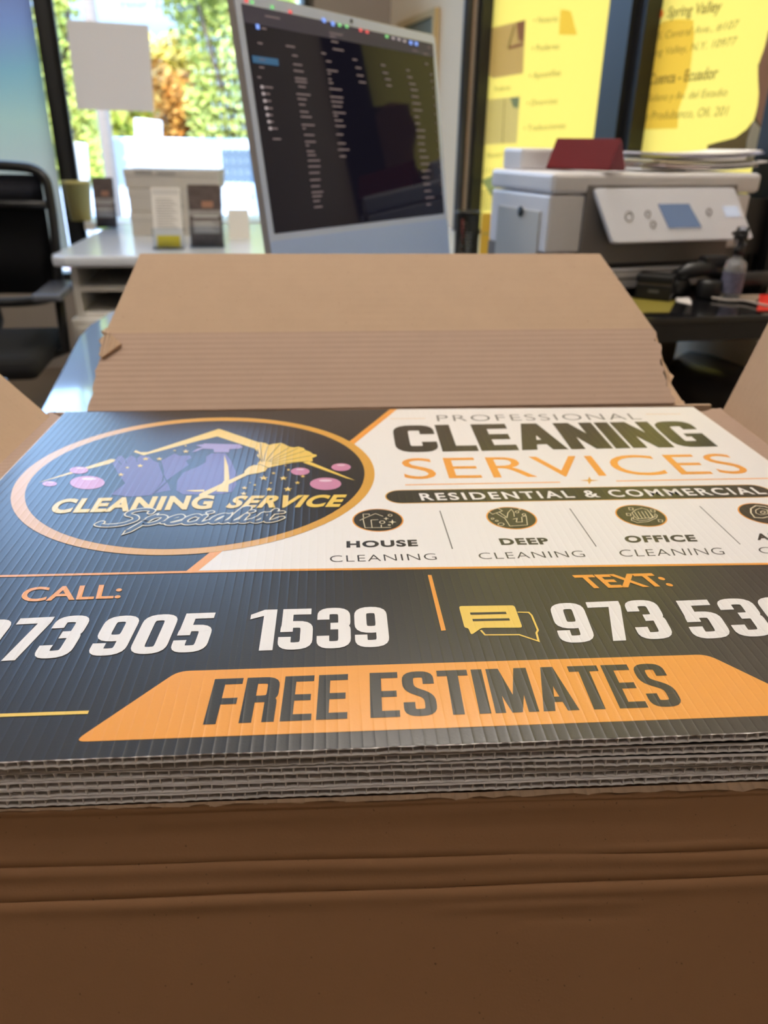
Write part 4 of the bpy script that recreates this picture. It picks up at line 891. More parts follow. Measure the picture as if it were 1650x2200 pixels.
    # front flap sloping down towards the camera, with pressed creases
    sl = math.radians(52); D = V((0, -math.cos(sl), -math.sin(sl))); O = V((.1, -.0012, Z-.0266)); XD = (V((.44, -.0045, Z-.0302))-O)/.34; Nn = XD.cross(D).normalized(); Nn = Nn if Nn.z > 0 else -Nn
    def vy(x, y): p = hit(x, y, O, Nn); return p.x, (p-O-XD*(p.x-.1)).dot(D)
    cre = []
    for pa, pb, amp, wd in (((0, 1745), (1650, 1697), .0010, .0012), ((0, 1866), (1650, 1822), -.0016, .0016), ((0, 1873), (1650, 1829), .0010, .0035), ((0, 1941), (1650, 1878), -.0018, .0017), ((0, 1948), (1650, 1888), .0011, .004), ((900, 1952), (1450, 1930), .0005, .002), ((0, 1800), (1650, 1760), -.0003, .003), ((200, 1770), (1650, 1718), .0004, .002), ((1000, 1845), (1650, 1805), .0006, .0015), ((1100, 1975), (1400, 1965), -.0004, .002)):
        (xa, va), (xb, vb) = vy(*pa), vy(*pb); cre.append((xa, va, xb, vb, amp, wd, pa[0] > 50))
    m = MB(); nx, nv = 220, 260; x0, x1 = -.055, .665; Lf = .20
    grid = []
    for j in range(nv+1):
        v = Lf*(j/nv)**1.25; row = []
        for i in range(nx+1):
            x = x0+(x1-x0)*i/nx; d = 0
            for xa, va, xb, vb, amp, wd, loc in cre:
                u = (x-xa)/(xb-xa); vc = va+(vb-va)*u+.0003*math.sin(x*13+va*90)+.00015*math.sin(x*51)
                w_ = 1 if not loc else math.exp(-((u-.5)/.42)**4)
                d += amp*w_*math.exp(-((v-vc)/wd)**2)*(1+.5*math.sin(x*37+va*200)*.6)
            d += .0002*noise.noise(V((x*9, v*40, 0)))+.0004*noise.noise(V((x*2.5, v*5, 4)))
            p = O+XD*(x-.1)+D*v+Nn*d; p.x = x; 
            if j == 0: p += Nn*(.0006*noise.noise(V((x*140, 0, 2))))+D*(-.0012*abs(noise.noise(V((x*60, 3, 2)))))
            row.append(m.bm.verts.new(p))
        grid.append(row)
    for j in range(nv):
        for i in range(nx): f = m.bm.faces.new((grid[j][i], grid[j][i+1], grid[j+1][i+1], grid[j+1][i])); f.smooth = True
    bmesh.ops.recalc_face_normals(m.bm, faces=m.bm.faces[:])
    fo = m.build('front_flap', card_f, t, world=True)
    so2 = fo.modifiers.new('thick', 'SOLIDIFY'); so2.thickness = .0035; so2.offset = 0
    # torn paper edge of the rim between the lowest sign and the flap
    m = MB(); N = 130
    top = []; bot = []
    for i in range(N+1):
        x = -.02+.655*i/N; top.append(V((x, .0005, Z-.0264-.0100*(x-.1)+.0004*noise.noise(V((x*50, 0, 0))))))
        u_ = max(0, min(1, (x-.1)/.36)); bot.append(V((x, -.0012-.0052*u_-.0009*noise.noise(V((x*90, 7, 0))), Z-.0268-.0042*u_+.0005*noise.noise(V((x*120, 9, 0))))))
    for i in range(N): m.poly([top[i], top[i+1], bot[i+1], bot[i]]); m.poly([top[i]-V((0, 0, .002)), bot[i]-V((0, 0, .0016)), bot[i+1]-V((0, 0, .0016)), top[i+1]-V((0, 0, .002))]); m.poly([bot[i], bot[i+1], bot[i+1]-V((0, 0, .0016)), bot[i]-V((0, 0, .0016))])
    m.build('torn_rim', card_e, t, world=True)
bx()
SW, SD, ST = .6096, .4572, .0040
def flute_core(seed):
    """one fluted sheet: two skins joined by upright ribs, edge slightly melted by the cutter"""
    m = MB(); n = int(SW/PITCHF); p = SW/n; tk = .00026; rnd = random.Random(seed)
    def nzt(x, k): return noise.noise(V((x*120, k*3.1+seed, seed*1.7)))
    sub = 4
    for zc, sg in ((0, -1), (-ST, 1)):                                # skins
        rows = []
        for y in (0, .0012, .004, SD):
            r = []
            for i in range(n*sub+1):
                x = i*p/sub; ph = (i % sub)/sub; sag = math.sin(math.pi*ph)
                yy = y; zz = zc
                if y == 0: yy = .0004*nzt(x, 1)+.0003*sag; zz = zc+sg*(.00016*sag*(1+.8*nzt(x, 2)))+.00018*nzt(x, 5)*(1 if zc == 0 else -1)*(-sg)
                elif y < .002: zz = zc+sg*.0002*sag
                r.append((x, yy, zz))
            rows.append(r)
        A = [[m.bm.verts.new(q) for q in r] for r in rows]; B = [[m.bm.verts.new((q[0], q[1], q[2]+sg*tk)) for q in r] for r in rows]
        for g in (A, B):
            for a in range(3):
                for i in range(n*sub): m.bm.faces.new((g[a][i], g[a][i+1], g[a+1][i+1], g[a+1][i]))
        for i in range(n*sub): m.bm.faces.new((A[0][i], A[0][i+1], B[0][i+1], B[0][i])); m.bm.faces.new((A[3][i+1], A[3][i], B[3][i], B[3][i+1]))
        for e_ in (0, n*sub):
            for a in range(3): m.bm.faces.new((A[a][e_], B[a][e_], B[a+1][e_], A[a+1][e_]))
    for i in range(n+1):                                              # ribs
        x = min(max(i*p, tk), SW-tk); w = tk*.7; b = .0005*nzt(i*p, 3)
        L_ = []
        for y in (.0003+.0003*rnd.random(), .004, SD):
            bb = b*(1 if y < .001 else .3)
            L_.append([m.bm.verts.new((x+s*w+q*bb, y, -ST*z)) for z, q in ((.04, 0), (.5, 1), (.96, 0)) for s in (-1, 1)])
        for a in range(2):
            for z in range(2):
                for s in (0, 1):
                    m.bm.faces.new((L_[a][z*2+s], L_[a+1][z*2+s], L_[a+1][z*2+2+s], L_[a][z*2+2+s]))
        for z in range(2): m.bm.faces.new((L_[0][z*2], L_[0][z*2+1], L_[0][z*2+3], L_[0][z*2+2]))
    bmesh.ops.recalc_face_normals(m.bm, faces=m.bm.faces[:]); return m
def sign(i, zl, zr, yo, yr, label):
    # zl, zr: height of the face (below the topmost) where the photo shows its left and right end
    xa, xb = .115, .44; sx = (zr-zl)/(xb-xa); sy = (yr-yo)/(xb-xa)
    z0 = zl-sx*xa; y0 = yo-sy*xa
    M = Matrix.Translation((0 if i == 0 else .0008*i*(-1)**i, y0, Z+z0)) @ Matrix(((1, -sy, 0, 0), (sy, 1, 0, 0), (sx, 0, 1, 0), (0, 0, 0, 1))) if i else T(0, 0, Z)
    if i:
        ex = V((1, sy, sx)); M = frame((.0008*i*(-1)**i, y0, Z+z0), ex, ez=(-sx, 0, 1))
    t = thing('yard_sign', label, 'sign', M, 'stack of corrugated plastic signs')
    flute_core(i*13+1).build('fluted_panel', plastic, t)
    m = MB(); q = .0016; m.poly([(.0006, q, .00006), (SW-.0006, q, .00006), (SW-.0006, SD, .00006), (.0006, SD, .00006)])
    if i: m.build('printed_face', INK['black'], t)
    else: m.bm.free()
    return t
labs = ['topmost corrugated plastic sign with cleaning service printing face up', 'second sign from the top, its fluted edge tucked under the topmost sign', 'third sign down, below the dark gap in the stack', 'fourth sign down in the stack, its flutes squeezed at the right', 'fifth sign down, lying on the lowest sign', 'lowest sign of the stack, resting in the box rim']
spec = [(0, 0, 0, 0), (-.0045, -.0072, .0022, .0003), (-.0095, -.0130, .0026, -.0005), (-.0138, -.0173, .0018, .0030), (-.0180, -.0215, .0016, .0022), (-.0224, -.0257, .0010, .0014)]
signs = [sign(i, *spec[i], labs[i]) for i in range(6)]
# ---------------------------------------------------------------- the print on the topmost sign
U = lambda x, y: hit(x, y, (0, 0, Z), (0, 0, 1))
UP = V((0, 0, 1)); ts = signs[0]
def FL(): return Flat(U, UP, .00006, INKN)
def clampP(p): return V((min(max(p.x, .0005), SW-.0005), min(max(p.y, .0014), SD), Z))
def part(F, nm, parent=ts): return F.build(nm, INKM, parent)
F = FL()                                                               # ground colours: dark field, white field, orange rules
r_ = lambda pts, c, k: F.add([V((x, y, Z+.00006*k)) for x, y in pts], c)
yl, yr_ = U(0, 1240).y, U(1650, 1212).y
def rule_y(x): return .1525+(.1462-.1525)*max(0, (x-.2))/.32 if x > .2 else .1525
dT = U(841, 883); dB = U(412, 1228); dd = (dT-dB)/(dT.y-dB.y)
dx = lambda y: dB.x+dd.x*(y-dB.y)
n_ = 24; e0, e1 = .0006, SW-.0006
def lip(x): return .0004+.0004*noise.noise(V((x*120, 3.1, 1.7)))
N2 = 230; xs = [e0+(e1-e0)*i/N2 for i in range(N2+1)]
for a, b in zip(xs, xs[1:]):
    r_([(a, lip(a)), (b, lip(b)), (b, SD), (a, SD)], 'black', 1)
for i in range(n_):
    a = dx(.1525)+(e1-dx(.1525))*i/n_; b = dx(.1525)+(e1-dx(.1525))*(i+1)/n_
    ra, rb = rule_y(a), rule_y(b)
    ya = lambda x: min(SD, max(rule_y(x), dB.y+(x-dB.x)/dd.x if abs(dd.x) > 1e-6 else SD))
    r_([(a, ra), (b, rb), (b, ya(b)), (a, ya(a))], 'white', 2)
r_([(dx(.1525)-.0035, .1525), (dx(.1525)+.0035, .1525), (dx(SD)+.0035, SD), (dx(SD)-.0035, SD)], 'orange', 3)
for i in range(n_):
    a = e0+(e1-e0)*i/n_; b = e0+(e1-e0)*(i+1)/n_; r_([(a, rule_y(a)-.0012), (b, rule_y(b)-.0012), (b, rule_y(b)+.0012), (a, rule_y(a)+.0012)], 'orange', 4)
part(F, 'printed_face')
# banner
F = FL()
bl, br_, tl_, tr_ = U(172, 1596), None, U(400, 1443), U(1512, 1410)
yb_, yt_ = U(700, 1588).y, (tl_.y+tr_.y)/2; ybn = U(178, 1594).y
cx = SW/2; hw_t = (tr_.x-tl_.x)/2+.003; hw_b = cx-U(168, 1592).x+.002
ban = rp([(cx-hw_b, ybn), (cx+hw_b, ybn), (cx+hw_t, yt_+.0008), (cx-hw_t, yt_+.0008)], .006, True, 6)
F.add([V((x, y, Z+.0002)) for x, y in ban], 'orange')
bn = part(F, 'orange_banner')
F = FL()
F.glyphs('FREE', (436, 1558), (746, 1545), (462, 1460), 'brown', 5, W=.43, t=.15, r=.13, gap=.06)
F.glyphs('ESTIMATES', (796, 1543.5), (1471, 1518), (794, 1447), 'brown', 5, W=.42, t=.148, r=.13, gap=.055)
part(F, 'banner_lettering', bn)
# phone numbers
F = FL()
F.glyphs('973', (-118, 1428), (146, 1413), (-40, 1334), 'white', 5, W=.45, t=.165, r=.15, gap=.055)
F.glyphs('905', (184, 1411), (440, 1401), (233, 1325), 'white', 5, W=.45, t=.165, r=.15, gap=.055)
F.glyphs('1539', (524, 1400), (838, 1390), (540, 1312), 'white', 5, W=.45, t=.165, r=.15, gap=.055)
part(F, 'phone_number'); F = FL()
F.glyphs('973', (1205, 1383), (1452, 1372), (1178, 1298), 'white', 5, W=.45, t=.165, r=.15, gap=.055)
F.glyphs('530', (1494, 1374), (1760, 1362), (1447, 1292), 'white', 5, W=.45, t=.165, r=.15, gap=.055)
part(F, 'phone_number')
F = FL()
F.text('CALL:', (41, 1293), (259, 1285), (54, 1262), 'orange', 5, offset=.018, cap=.729)
F.text('TEXT:', (1258, 1264), (1447, 1259), (1228, 1236), 'orange', 5, offset=.03)
part(F, 'call_text_lettering')
F = FL()
F.poly([(919, 1236), (927, 1236), (958, 1355), (948, 1356)], 'orange', 4)
a, b = U(-400, 1543), U(190, 1531); F.add([V((max(a.x, .02), b.y-.0011, Z+.00024)), V((b.x, b.y-.0011, Z+.00024)), V((b.x, b.y+.0011, Z+.00024)), V((max(a.x, .02), b.y+.0011, Z+.00024))], 'yellow')
part(F, 'orange_rules')
# chat bubbles
F = FL(); q = lambda x, y: (800+x/1.941, 1200+y/1.941)
def rpx(pts, r=12): return rp(pts, r, True, 4)
F.poly([q(*p) for p in rpx([(360, 200), (592, 197), (626, 290), (455, 291), (412, 321), (400, 292), (384, 290)], 12)], 'yellow', 5)
F.stroke([q(605, 225), q(652, 226), q(664, 238), q(690, 300), q(684, 312), q(693, 346), q(612, 319), q(470, 320), q(452, 300)], .0011, 'yellow', 4)
F.stroke([q(408, 232), q(558, 229)], .0022, 'black', 6); F.stroke([q(418, 259), q(572, 256)], .0022, 'black', 6)
part(F, 'chat_icon')
# headline block
F = FL(); q = lambda x, y: (800+x/1.941, 850+y/1.941)
F.text('PROFESSIONAL', q(272, 108), q(1125, 100), q(266, 81), 'grey', 4, offset=-.012, space=1.15)
F.glyphs('CLEANING', q(100, 238), q(1442, 213), q(82, 126), 'brown', 4, W=.60, t=.215, r=.17, gap=.04)
part(F, 'headline_lettering')
F = FL()
F.text('SERVICES', q(135, 349), q(1583, 325), q(118, 258), 'orange', 4, offset=-.002, space=1.05)
F.stroke([q(137, 373), q(783, 362)], .0016, 'orange', 3); F.stroke([q(1017, 357), q(1690, 345)], .0016, 'orange', 3)
F.stroke([q(75, 97), q(220, 96)], .0009, 'gold', 3); F.stroke([q(1140, 78), q(1285, 77)], .0009, 'gold', 3)
F.star(q(905, 355), 20, 'gold', 4, n=4, inner=.25, sq=.42)
part(F, 'services_lettering')
# residential & commercial pill
F = FL()
A, B = U(*q(58, 421)), U(*q(1700, 393)); ht = (U(*q(400, 391)).y-U(*q(400, 443)).y)/2; x1 = min(B.x+.03, SW-.02)
def pill(k, c, d):
    yy = (A.y+U(*q(1300, 405)).y)/2; x0 = A.x-d; X1 = .578+d; h = ht+d; pts = []
    for i in range(17): a = math.pi/2+math.pi*i/16; pts.append((x0+h+h*math.cos(a), yy+h*math.sin(a)))
    for i in range(17): a = -math.pi/2+math.pi*i/16; pts.append((X1-h+h*math.cos(a), yy+h*math.sin(a)))
    F.add([V((x, y, Z+.00006*k)) for x, y in pts], c)
pill(3, 'gold', .0009); pill(4, 'brown', 0); pl_ = part(F, 'residential_pill')
F = FL(); F.text('RESIDENTIAL & COMMERCIAL', q(205, 438), q(1648, 411), q(192, 408), 'white', 5, offset=.022, space=1.25); part(F, 'pill_lettering', pl_)
# four service columns
lb = FL(); ics = []
for (cx_, cy_, rx, ry) in ((812, 1117.5, 70, 29), (1099, 1113, 64, 27.5), (1377, 1108, 67, 27), (1642, 1104, 64, 27.5)):
    c = U(cx_, cy_); rr = .0165; F = FL()
    for k, r, col in ((3, rr+.0010, 'orange'), (4, rr, 'brown')):
        F.add([V((c.x+r*math.cos(a), c.y+r*math.sin(a), Z+.00006*k)) for a in [i*2*math.pi/48 for i in range(48)]], col)
    ics.append(part(F, 'service_icon'))
F = FL(); w = .00055; q = lambda x, y: (680+x/2.75, 1060+y/2.75)
st = lambda pts, cl=False, ww=w: F.stroke([q(*p) for p in pts], ww, 'cream', 6, cl)
st([(255, 162), (285, 148), (348, 122), (393, 138)]); st([(278, 147), (275, 125), (312, 125), (312, 132)]); st([(274, 150), (287, 206), (440, 204)]); st([(328, 204), (322, 160), (365, 158)]); st([(383, 203), (382, 188)])
circ = lambda x, y, rx, ry, n=14: st([(x+rx*math.cos(a), y+ry*math.sin(a)) for a in [i*2*math.pi/n for i in range(n)]], True)
circ(388, 173, 15, 8); circ(435, 132, 11, 6); circ(430, 190, 6, 3)
for x, y, s in ((411, 152, 14), (448, 172, 20)): F.star(q(x, y), s/2.2, 'cream', 6, n=4, inner=.28, sq=.62)
part(F, 'icon_line_art', ics[0]); F = FL()
st([(1113, 150), (1142, 196), (1246, 189), (1238, 135), (1215, 140)]); st([(1010, 105), (1072, 90), (1098, 106), (1040, 126)], True); st([(1060, 118), (1108, 148), (1120, 142), (1078, 112)]); st([(1125, 148), (1130, 118), (1150, 96), (1165, 115), (1168, 140)]); st([(1160, 155), (1185, 150), (1180, 172), (1215, 172), (1212, 142)])
for x, y, a, b in ((1040, 152, 8, 4), (1065, 165, 8, 4), (1090, 185, 18, 8), (1185, 112, 10, 6), (1225, 128, 10, 6), (1200, 98, 6, 3)): circ(x, y, a, b)
q = lambda x, y: (1280+x/4.46, 1060+y/4.46)
part(F, 'icon_line_art', ics[1]); F = FL()
st([(345, 190), (385, 160), (440, 145), (490, 160), (530, 205), (555, 235), (400, 250), (370, 225)], True)
for i in range(5): st([(370+i*33, 182-i*3), (415+i*33, 250-i*3)])
st([(345, 235), (340, 262), (400, 285), (500, 275), (580, 240), (590, 215), (560, 195)]); st([(360, 228), (360, 250), (420, 268), (500, 258), (570, 225), (560, 205)])
for x, y in ((335, 150), (313, 205), (545, 170), (618, 265)): st([(x-22, y-10), (x+20, y-6), (x+22, y+14), (x-14, y+12)], True)
part(F, 'icon_line_art', ics[2]); F = FL()
st([(1485, 150), (1530, 122), (1620, 130), (1690, 165), (1700, 215), (1600, 240), (1520, 235), (1485, 190)], True, .001); st([(1530, 165), (1570, 145), (1640, 160), (1650, 200), (1580, 212), (1535, 195)], True); circ(1600, 185, 22, 12)
part(F, 'icon_line_art', ics[3])
F = lb
q = lambda x, y: (680+x/2.75, 1060+y/2.75); q4 = lambda x, y: (1280+x/4.46, 1060+y/4.46)
F.text('HOUSE', q(177, 321), q(600, 312), q(176, 284), 'black', 4, offset=.045, space=1.15); F.text('CLEANING', q(80, 408), q(713, 394), q(78, 367), 'black', 4, offset=-.010, space=1.1)
F.text('DEEP', q(1092, 305), q(1380, 300), q(1074, 268), 'black', 4, offset=.045, space=1.15); F.text('CLEANING', q(965, 391), q(1592, 377), q(950, 351), 'black', 4, offset=-.010, space=1.1)
F.text('OFFICE', q4(290, 472), q4(975, 460), q4(262, 410), 'black', 4, offset=.045, space=1.15); F.text('CLEANING', q4(240, 610), q4(1243, 588), q4(212, 540), 'black', 4, offset=-.010, space=1.1)
F.text('AI', q4(1548, 447), q4(1700, 443), q4(1520, 388), 'black', 4, offset=.045, space=1.15); F.text('CLEANING', q4(1580, 580), q4(2640, 558), q4(1540, 515), 'black', 4, offset=-.010, space=1.1)
for a, b in (((945, 1098), (972, 1180)), ((1224, 1093), (1281, 1175)), ((1503, 1088), (1590, 1170))): F.stroke([a, b], .0007, 'black', 4)
part(F, 'service_lettering')
# ---------------------------------------------------------------- the round logo
L0, R0, T0, B0 = U(20, 1050), U(804.5, 1012), U(440, 898), U(400, 1192.5); Li, Ri, Ti, Bi = U(49, 1050), U(783, 1012), U(440, 905.5), U(400, 1180)
F = FL()
def disc(l, r, t_, b, c, k):
    cx_, cy_ = (l.x+r.x)/2, (t_.y+b.y)/2; rx, ry = (r.x-l.x)/2, (t_.y-b.y)/2
    F.add([V((cx_+rx*math.cos(a), cy_+ry*math.sin(a), Z+.00006*k)) for a in [i*2*math.pi/96 for i in range(96)]], c)
disc(L0, R0, T0, B0, 'gold', 5); disc(Li, Ri, Ti, Bi, 'black', 6); lg = part(F, 'round_logo')
F = FL(); q7 = lambda x, y: (60+x/3.3, 900+y/3.3); q8 = lambda x, y: (400+x/3.75, 900+y/3.75); P7 = lambda pts: [q7(*p) for p in pts]; P8 = lambda pts: [q8(*p) for p in pts]
F.poly(P7([(75, 455), (300, 380), (590, 287), (638, 293), (575, 322), (430, 358), (300, 395)]), 'yellow', 7)
F.poly(P7([(750, 238), (765, 225), (800, 240), (850, 238), (1355, 73), (1342, 127), (1250, 150), (1235, 152), (820, 262), (790, 250)]), 'yellow', 7)
F.poly(P7([(1355, 73), (1640, 170), (1600, 212), (1342, 127)]), 'yellow', 7); F.poly(P8([(940, 355), (990, 345), (1362, 499), (1290, 482)]), 'yellow', 7)
part(F, 'roof_outline', lg)
F = FL()
F.poly(P7([(600, 320), (640, 268), (665, 264), (690, 290), (735, 262), (770, 285), (800, 262), (860, 272), (890, 300), (940, 320), (958, 400), (950, 450), (880, 545), (720, 556), (588, 541), (690, 460), (645, 400)]), 'purple', 8)
F.poly(P7([(945, 300), (1000, 270), (1040, 248), (1075, 265), (1150, 262), (1160, 280), (1120, 300), (1140, 330), (1060, 385), (985, 440), (1012, 510), (890, 532), (962, 440), (965, 370)]), 'purple', 7)
F.poly(P7([(1265, 270), (1300, 248), (1400, 246), (1440, 300), (1475, 380), (1478, 470), (1450, 520), (1380, 535), (1100, 541), (1052, 510), (1060, 440), (1100, 385), (1210, 340), (1260, 310)]), 'purple', 8)
F.poly(P7([(1160, 240), (1200, 215), (1240, 205), (1190, 190), (1240, 184), (1250, 178), (1500, 184), (1525, 205), (1490, 215), (1430, 218), (1425, 240), (1320, 240), (1315, 218), (1240, 214), (1200, 232)]), 'lilac', 8)
F.poly(P7([(1393, 258), (1420, 340), (1428, 420), (1420, 522), (1335, 520), (1392, 440)]), 'yellow', 9); F.poly(P7([(1118, 512), (1250, 506), (1252, 520), (1180, 520)]), 'yellow', 9)
F.stroke(P7([(640, 300), (665, 330)]), .0006, 'navy', 9); F.stroke(P7([(690, 290), (700, 320)]), .0006, 'navy', 9); F.stroke(P7([(770, 285), (775, 310)]), .0006, 'navy', 9); F.stroke(P7([(930, 320), (960, 400), (985, 450), (900, 525)]), .0009, 'navy', 9)
part(F, 'gloves_and_bottle', lg)
F = FL()
head = [(545, 215), (565, 198), (600, 193), (640, 200), (668, 215), (700, 205), (765, 198), (800, 212), (828, 228), (870, 235), (905, 228), (948, 240), (960, 256), (1000, 270), (1020, 288), (1050, 292), (1052, 305), (1015, 320), (1022, 345), (985, 350), (930, 352), (860, 358), (780, 372), (720, 385), (665, 398), (610, 385), (572, 370), (600, 335), (570, 300), (585, 275), (550, 245)]
F.poly(P8(head), 'yellow', 9); F.poly(P8([(470, 425), (500, 395), (550, 375), (610, 378), (655, 400), (640, 425), (590, 440), (520, 452), (495, 458), (150, 628), (100, 626), (110, 608), (468, 442)]), 'yellow', 10)
for e_ in ((600, 200), (660, 222), (760, 205), (830, 235), (905, 240), (960, 262), (1010, 300), (990, 345), (575, 250)):
    F.stroke(P8([(620+(e_[0]-620)*.18, 375+(e_[1]-375)*.18), ((620+e_[0])/2-6, (375+e_[1])/2), e_]), .00055, 'brown', 10)
F.stroke(P8([(550, 378), (600, 374), (660, 400)]), .0006, 'brown', 11)
part(F, 'duster', lg)
F = FL()
for x, y, rx, ry in ((422, 456, 123, 47), (362, 368, 66, 25), (155, 464, 52, 18)): F.ellipse(q7(x, y), rx/3.3, ry/3.3, 'pink', 9); F.ellipse(q7(x+rx*.1, y-ry*.55), rx/3.3*.42, ry/3.3*.18, 'pale', 10)
for x, y, rx, ry in ((1123, 528, 126, 50), (918, 428, 76, 30), (1248, 394, 78, 31)): F.ellipse(q8(x, y), rx/3.75, ry/3.75, 'pink', 9); F.ellipse(q8(x, y-ry*.5), rx/3.75*.42, ry/3.75*.18, 'pale', 10)
part(F, 'bubbles', lg)
F = FL()
for x, y, r in ((625, 482, 38), (785, 483, 35), (820, 572, 38), (668, 573, 30), (470, 562, 26), (465, 608, 30), (897, 520, 25), (940, 468, 20), (705, 443, 20), (825, 415, 18), (553, 538, 16), (683, 522, 12), (557, 577, 10), (515, 520, 10), (800, 382, 10)): F.star(q8(x, y), r/3.75, 'yellow', 10)
for x, y, r in ((660, 400, 25), (705, 350, 18), (797, 337, 25), (835, 288, 25), (932, 288, 24), (1120, 235, 26), (1040, 228, 14), (1118, 195, 12)): F.star(q7(x, y), r/3.3, 'yellow', 10)
part(F, 'stars', lg)
F = FL()
F.text('CLEANING', (108, 1103), (462, 1093), (120, 1074), 'yellow', 11, offset=.045, shear=.2, space=1.1); F.text('SERVICE', (484, 1092), (738, 1089), (500, 1067), 'yellow', 11, offset=.045, shear=.2, space=1.1)
part(F, 'logo_lettering', lg)
# script word: one fat pale stroke with a thinner dark one on top
F = FL()
SC = {'S': [(1.55, 1.45), (1.5, 1.75), (1.1, 1.9), (.6, 1.7), (.55, 1.3), (1.0, 1.0), (1.15, .6), (.8, .15), (.2, 0), (-.35, .15), (-.3, .4)],
      'p': [(0, .75), (.12, .98), (-.05, .2), (-.35, -.75), (-.12, .05), (.1, .75), (.45, 1.0), (.72, .8), (.6, .3), (.25, .05), (.05, .15)],
      'e': [(-.1, .2), (.25, .45), (.55, .75), (.4, 1.0), (.15, .8), (.05, .4), (.2, .05), (.5, .05), (.8, .25)],
      'c': [(.55, .85), (.35, 1.0), (.1, .75), (.03, .35), (.2, .05), (.5, .05), (.75, .25)],
      'i': [(.05, .9), (.0, .5), (.02, .12), (.2, .03), (.45, .25)],
      'a': [(.6, .9), (.35, 1.0), (.08, .65), (.05, .2), (.25, .05), (.5, .45), (.62, .9), (.52, .3), (.62, .05), (.85, .2)],
      'l': [(-.02, .3), (.35, 1.3), (.4, 1.8), (.2, 1.75), (.06, 1.0), (.02, .3), (.15, .04), (.42, .22)],
      's': [(-.05, .2), (.2, .6), (.3, 1.0), (.42, .6), (.48, .25), (.25, .02), (.05, .1)],
      't': [(.15, 1.45), (.06, .8), (.02, .3), (.15, .04), (.45, .15), (.7, .45)]}
adv = dict(S=1.75, p=.98, e=.82, c=.75, i=.55, a=.92, l=.52, s=.62, t=.8)
BLs, BRs, TLs = U(203, 1132), U(600, 1122), U(214, 1114)
x = .45; strokes = []
for ch in 'Specialist':
    strokes.append([(px+x, py) for px, py in SC[ch]])
    if ch == 'i': strokes.append([(x+.12, 1.28), (x+.2, 1.36)])
    if ch == 't': strokes.append([(x-.2, 1.02), (x+.55, 1.12)])
    x += adv[ch]
tot = x-.1
for wd, c, k in ((.0056, 'cream', 12), (.0034, 'black', 13)):
    for s_ in strokes:
        pts = [BLs+(BRs-BLs)*(v.x/tot)+(TLs-BLs)*(v.y*1.0)+(BRs-BLs)*(v.y*.22/tot) for v in spline([(a, b, 0) for a, b in s_], 7)]
        F.stroke(pts, wd, c, k)
        for e_ in (pts[0], pts[-1]): F.add([e_+V((wd/2*math.cos(a), wd/2*math.sin(a), .00006*k)) for a in [i*math.pi/6 for i in range(12)]], c)
part(F, 'script_lettering', lg)
# ================================================================ OUTSIDE
def leafy(name, label, c, rx, rz, col, n, size, trunk, group='trees across the street', seed=1, ob=None):
    rnd = random.Random(seed); t = thing(name, label, 'tree', T(c[0], c[1], -.85), group)
    cm = [bpy.data.materials.get('leaf_%s_%d' % (str(col), i)) or mat('leaf_%s_%d' % (str(col), i), [min(1, v*f) for v in col], .6) for i, f in enumerate((.55, .95, 1.35))]
    m = MB(); c = (c[0], c[1], c[2]+.85); blobs = [(rnd.uniform(-.62, .62)*rx, rnd.uniform(-.5, .5)*rx, c[2]+rnd.uniform(-.75, .8)*rz, rnd.uniform(.28, .5)) for _ in range(16)]
    for i in range(n):
        bx_, by_, bz_, br = blobs[i % 16]; d = V((rnd.gauss(0, 1), rnd.gauss(0, 1), rnd.gauss(0, 1))).normalized()*(rnd.random()**.35)
        p = V((bx_+d.x*rx*br, by_+d.y*rx*br, bz_+d.z*rz*br)); a = V((rnd.gauss(0, 1), rnd.gauss(0, 1), rnd.gauss(0, 1))).normalized(); b = a.orthogonal().normalized(); s = size*rnd.uniform(.6, 1.3)
        m.poly([p-a*s, p+b*s*.55, p+a*s, p-b*s*.55], rnd.choice((0, 1, 1, 2)))
    m.build('crown', cm, t)
    m = MB(); m.tube([(0, 0, 0), (.05, 0, c[2]*.5), (0, 0, c[2])], [trunk, trunk*.8, trunk*.4], 10)
    for i in range(5): b_ = blobs[i]; m.tube([(0, 0, c[2]*.55), (b_[0]*.5, b_[1]*.5, (c[2]*.55+b_[2])/2), b_[:3]], [trunk*.4, trunk*.25, .02], 6)
    m.build('trunk', bpy.data.materials.get('bark') or mat('bark', (.16, .11, .07), .9, noise_amt=.4), t); return t
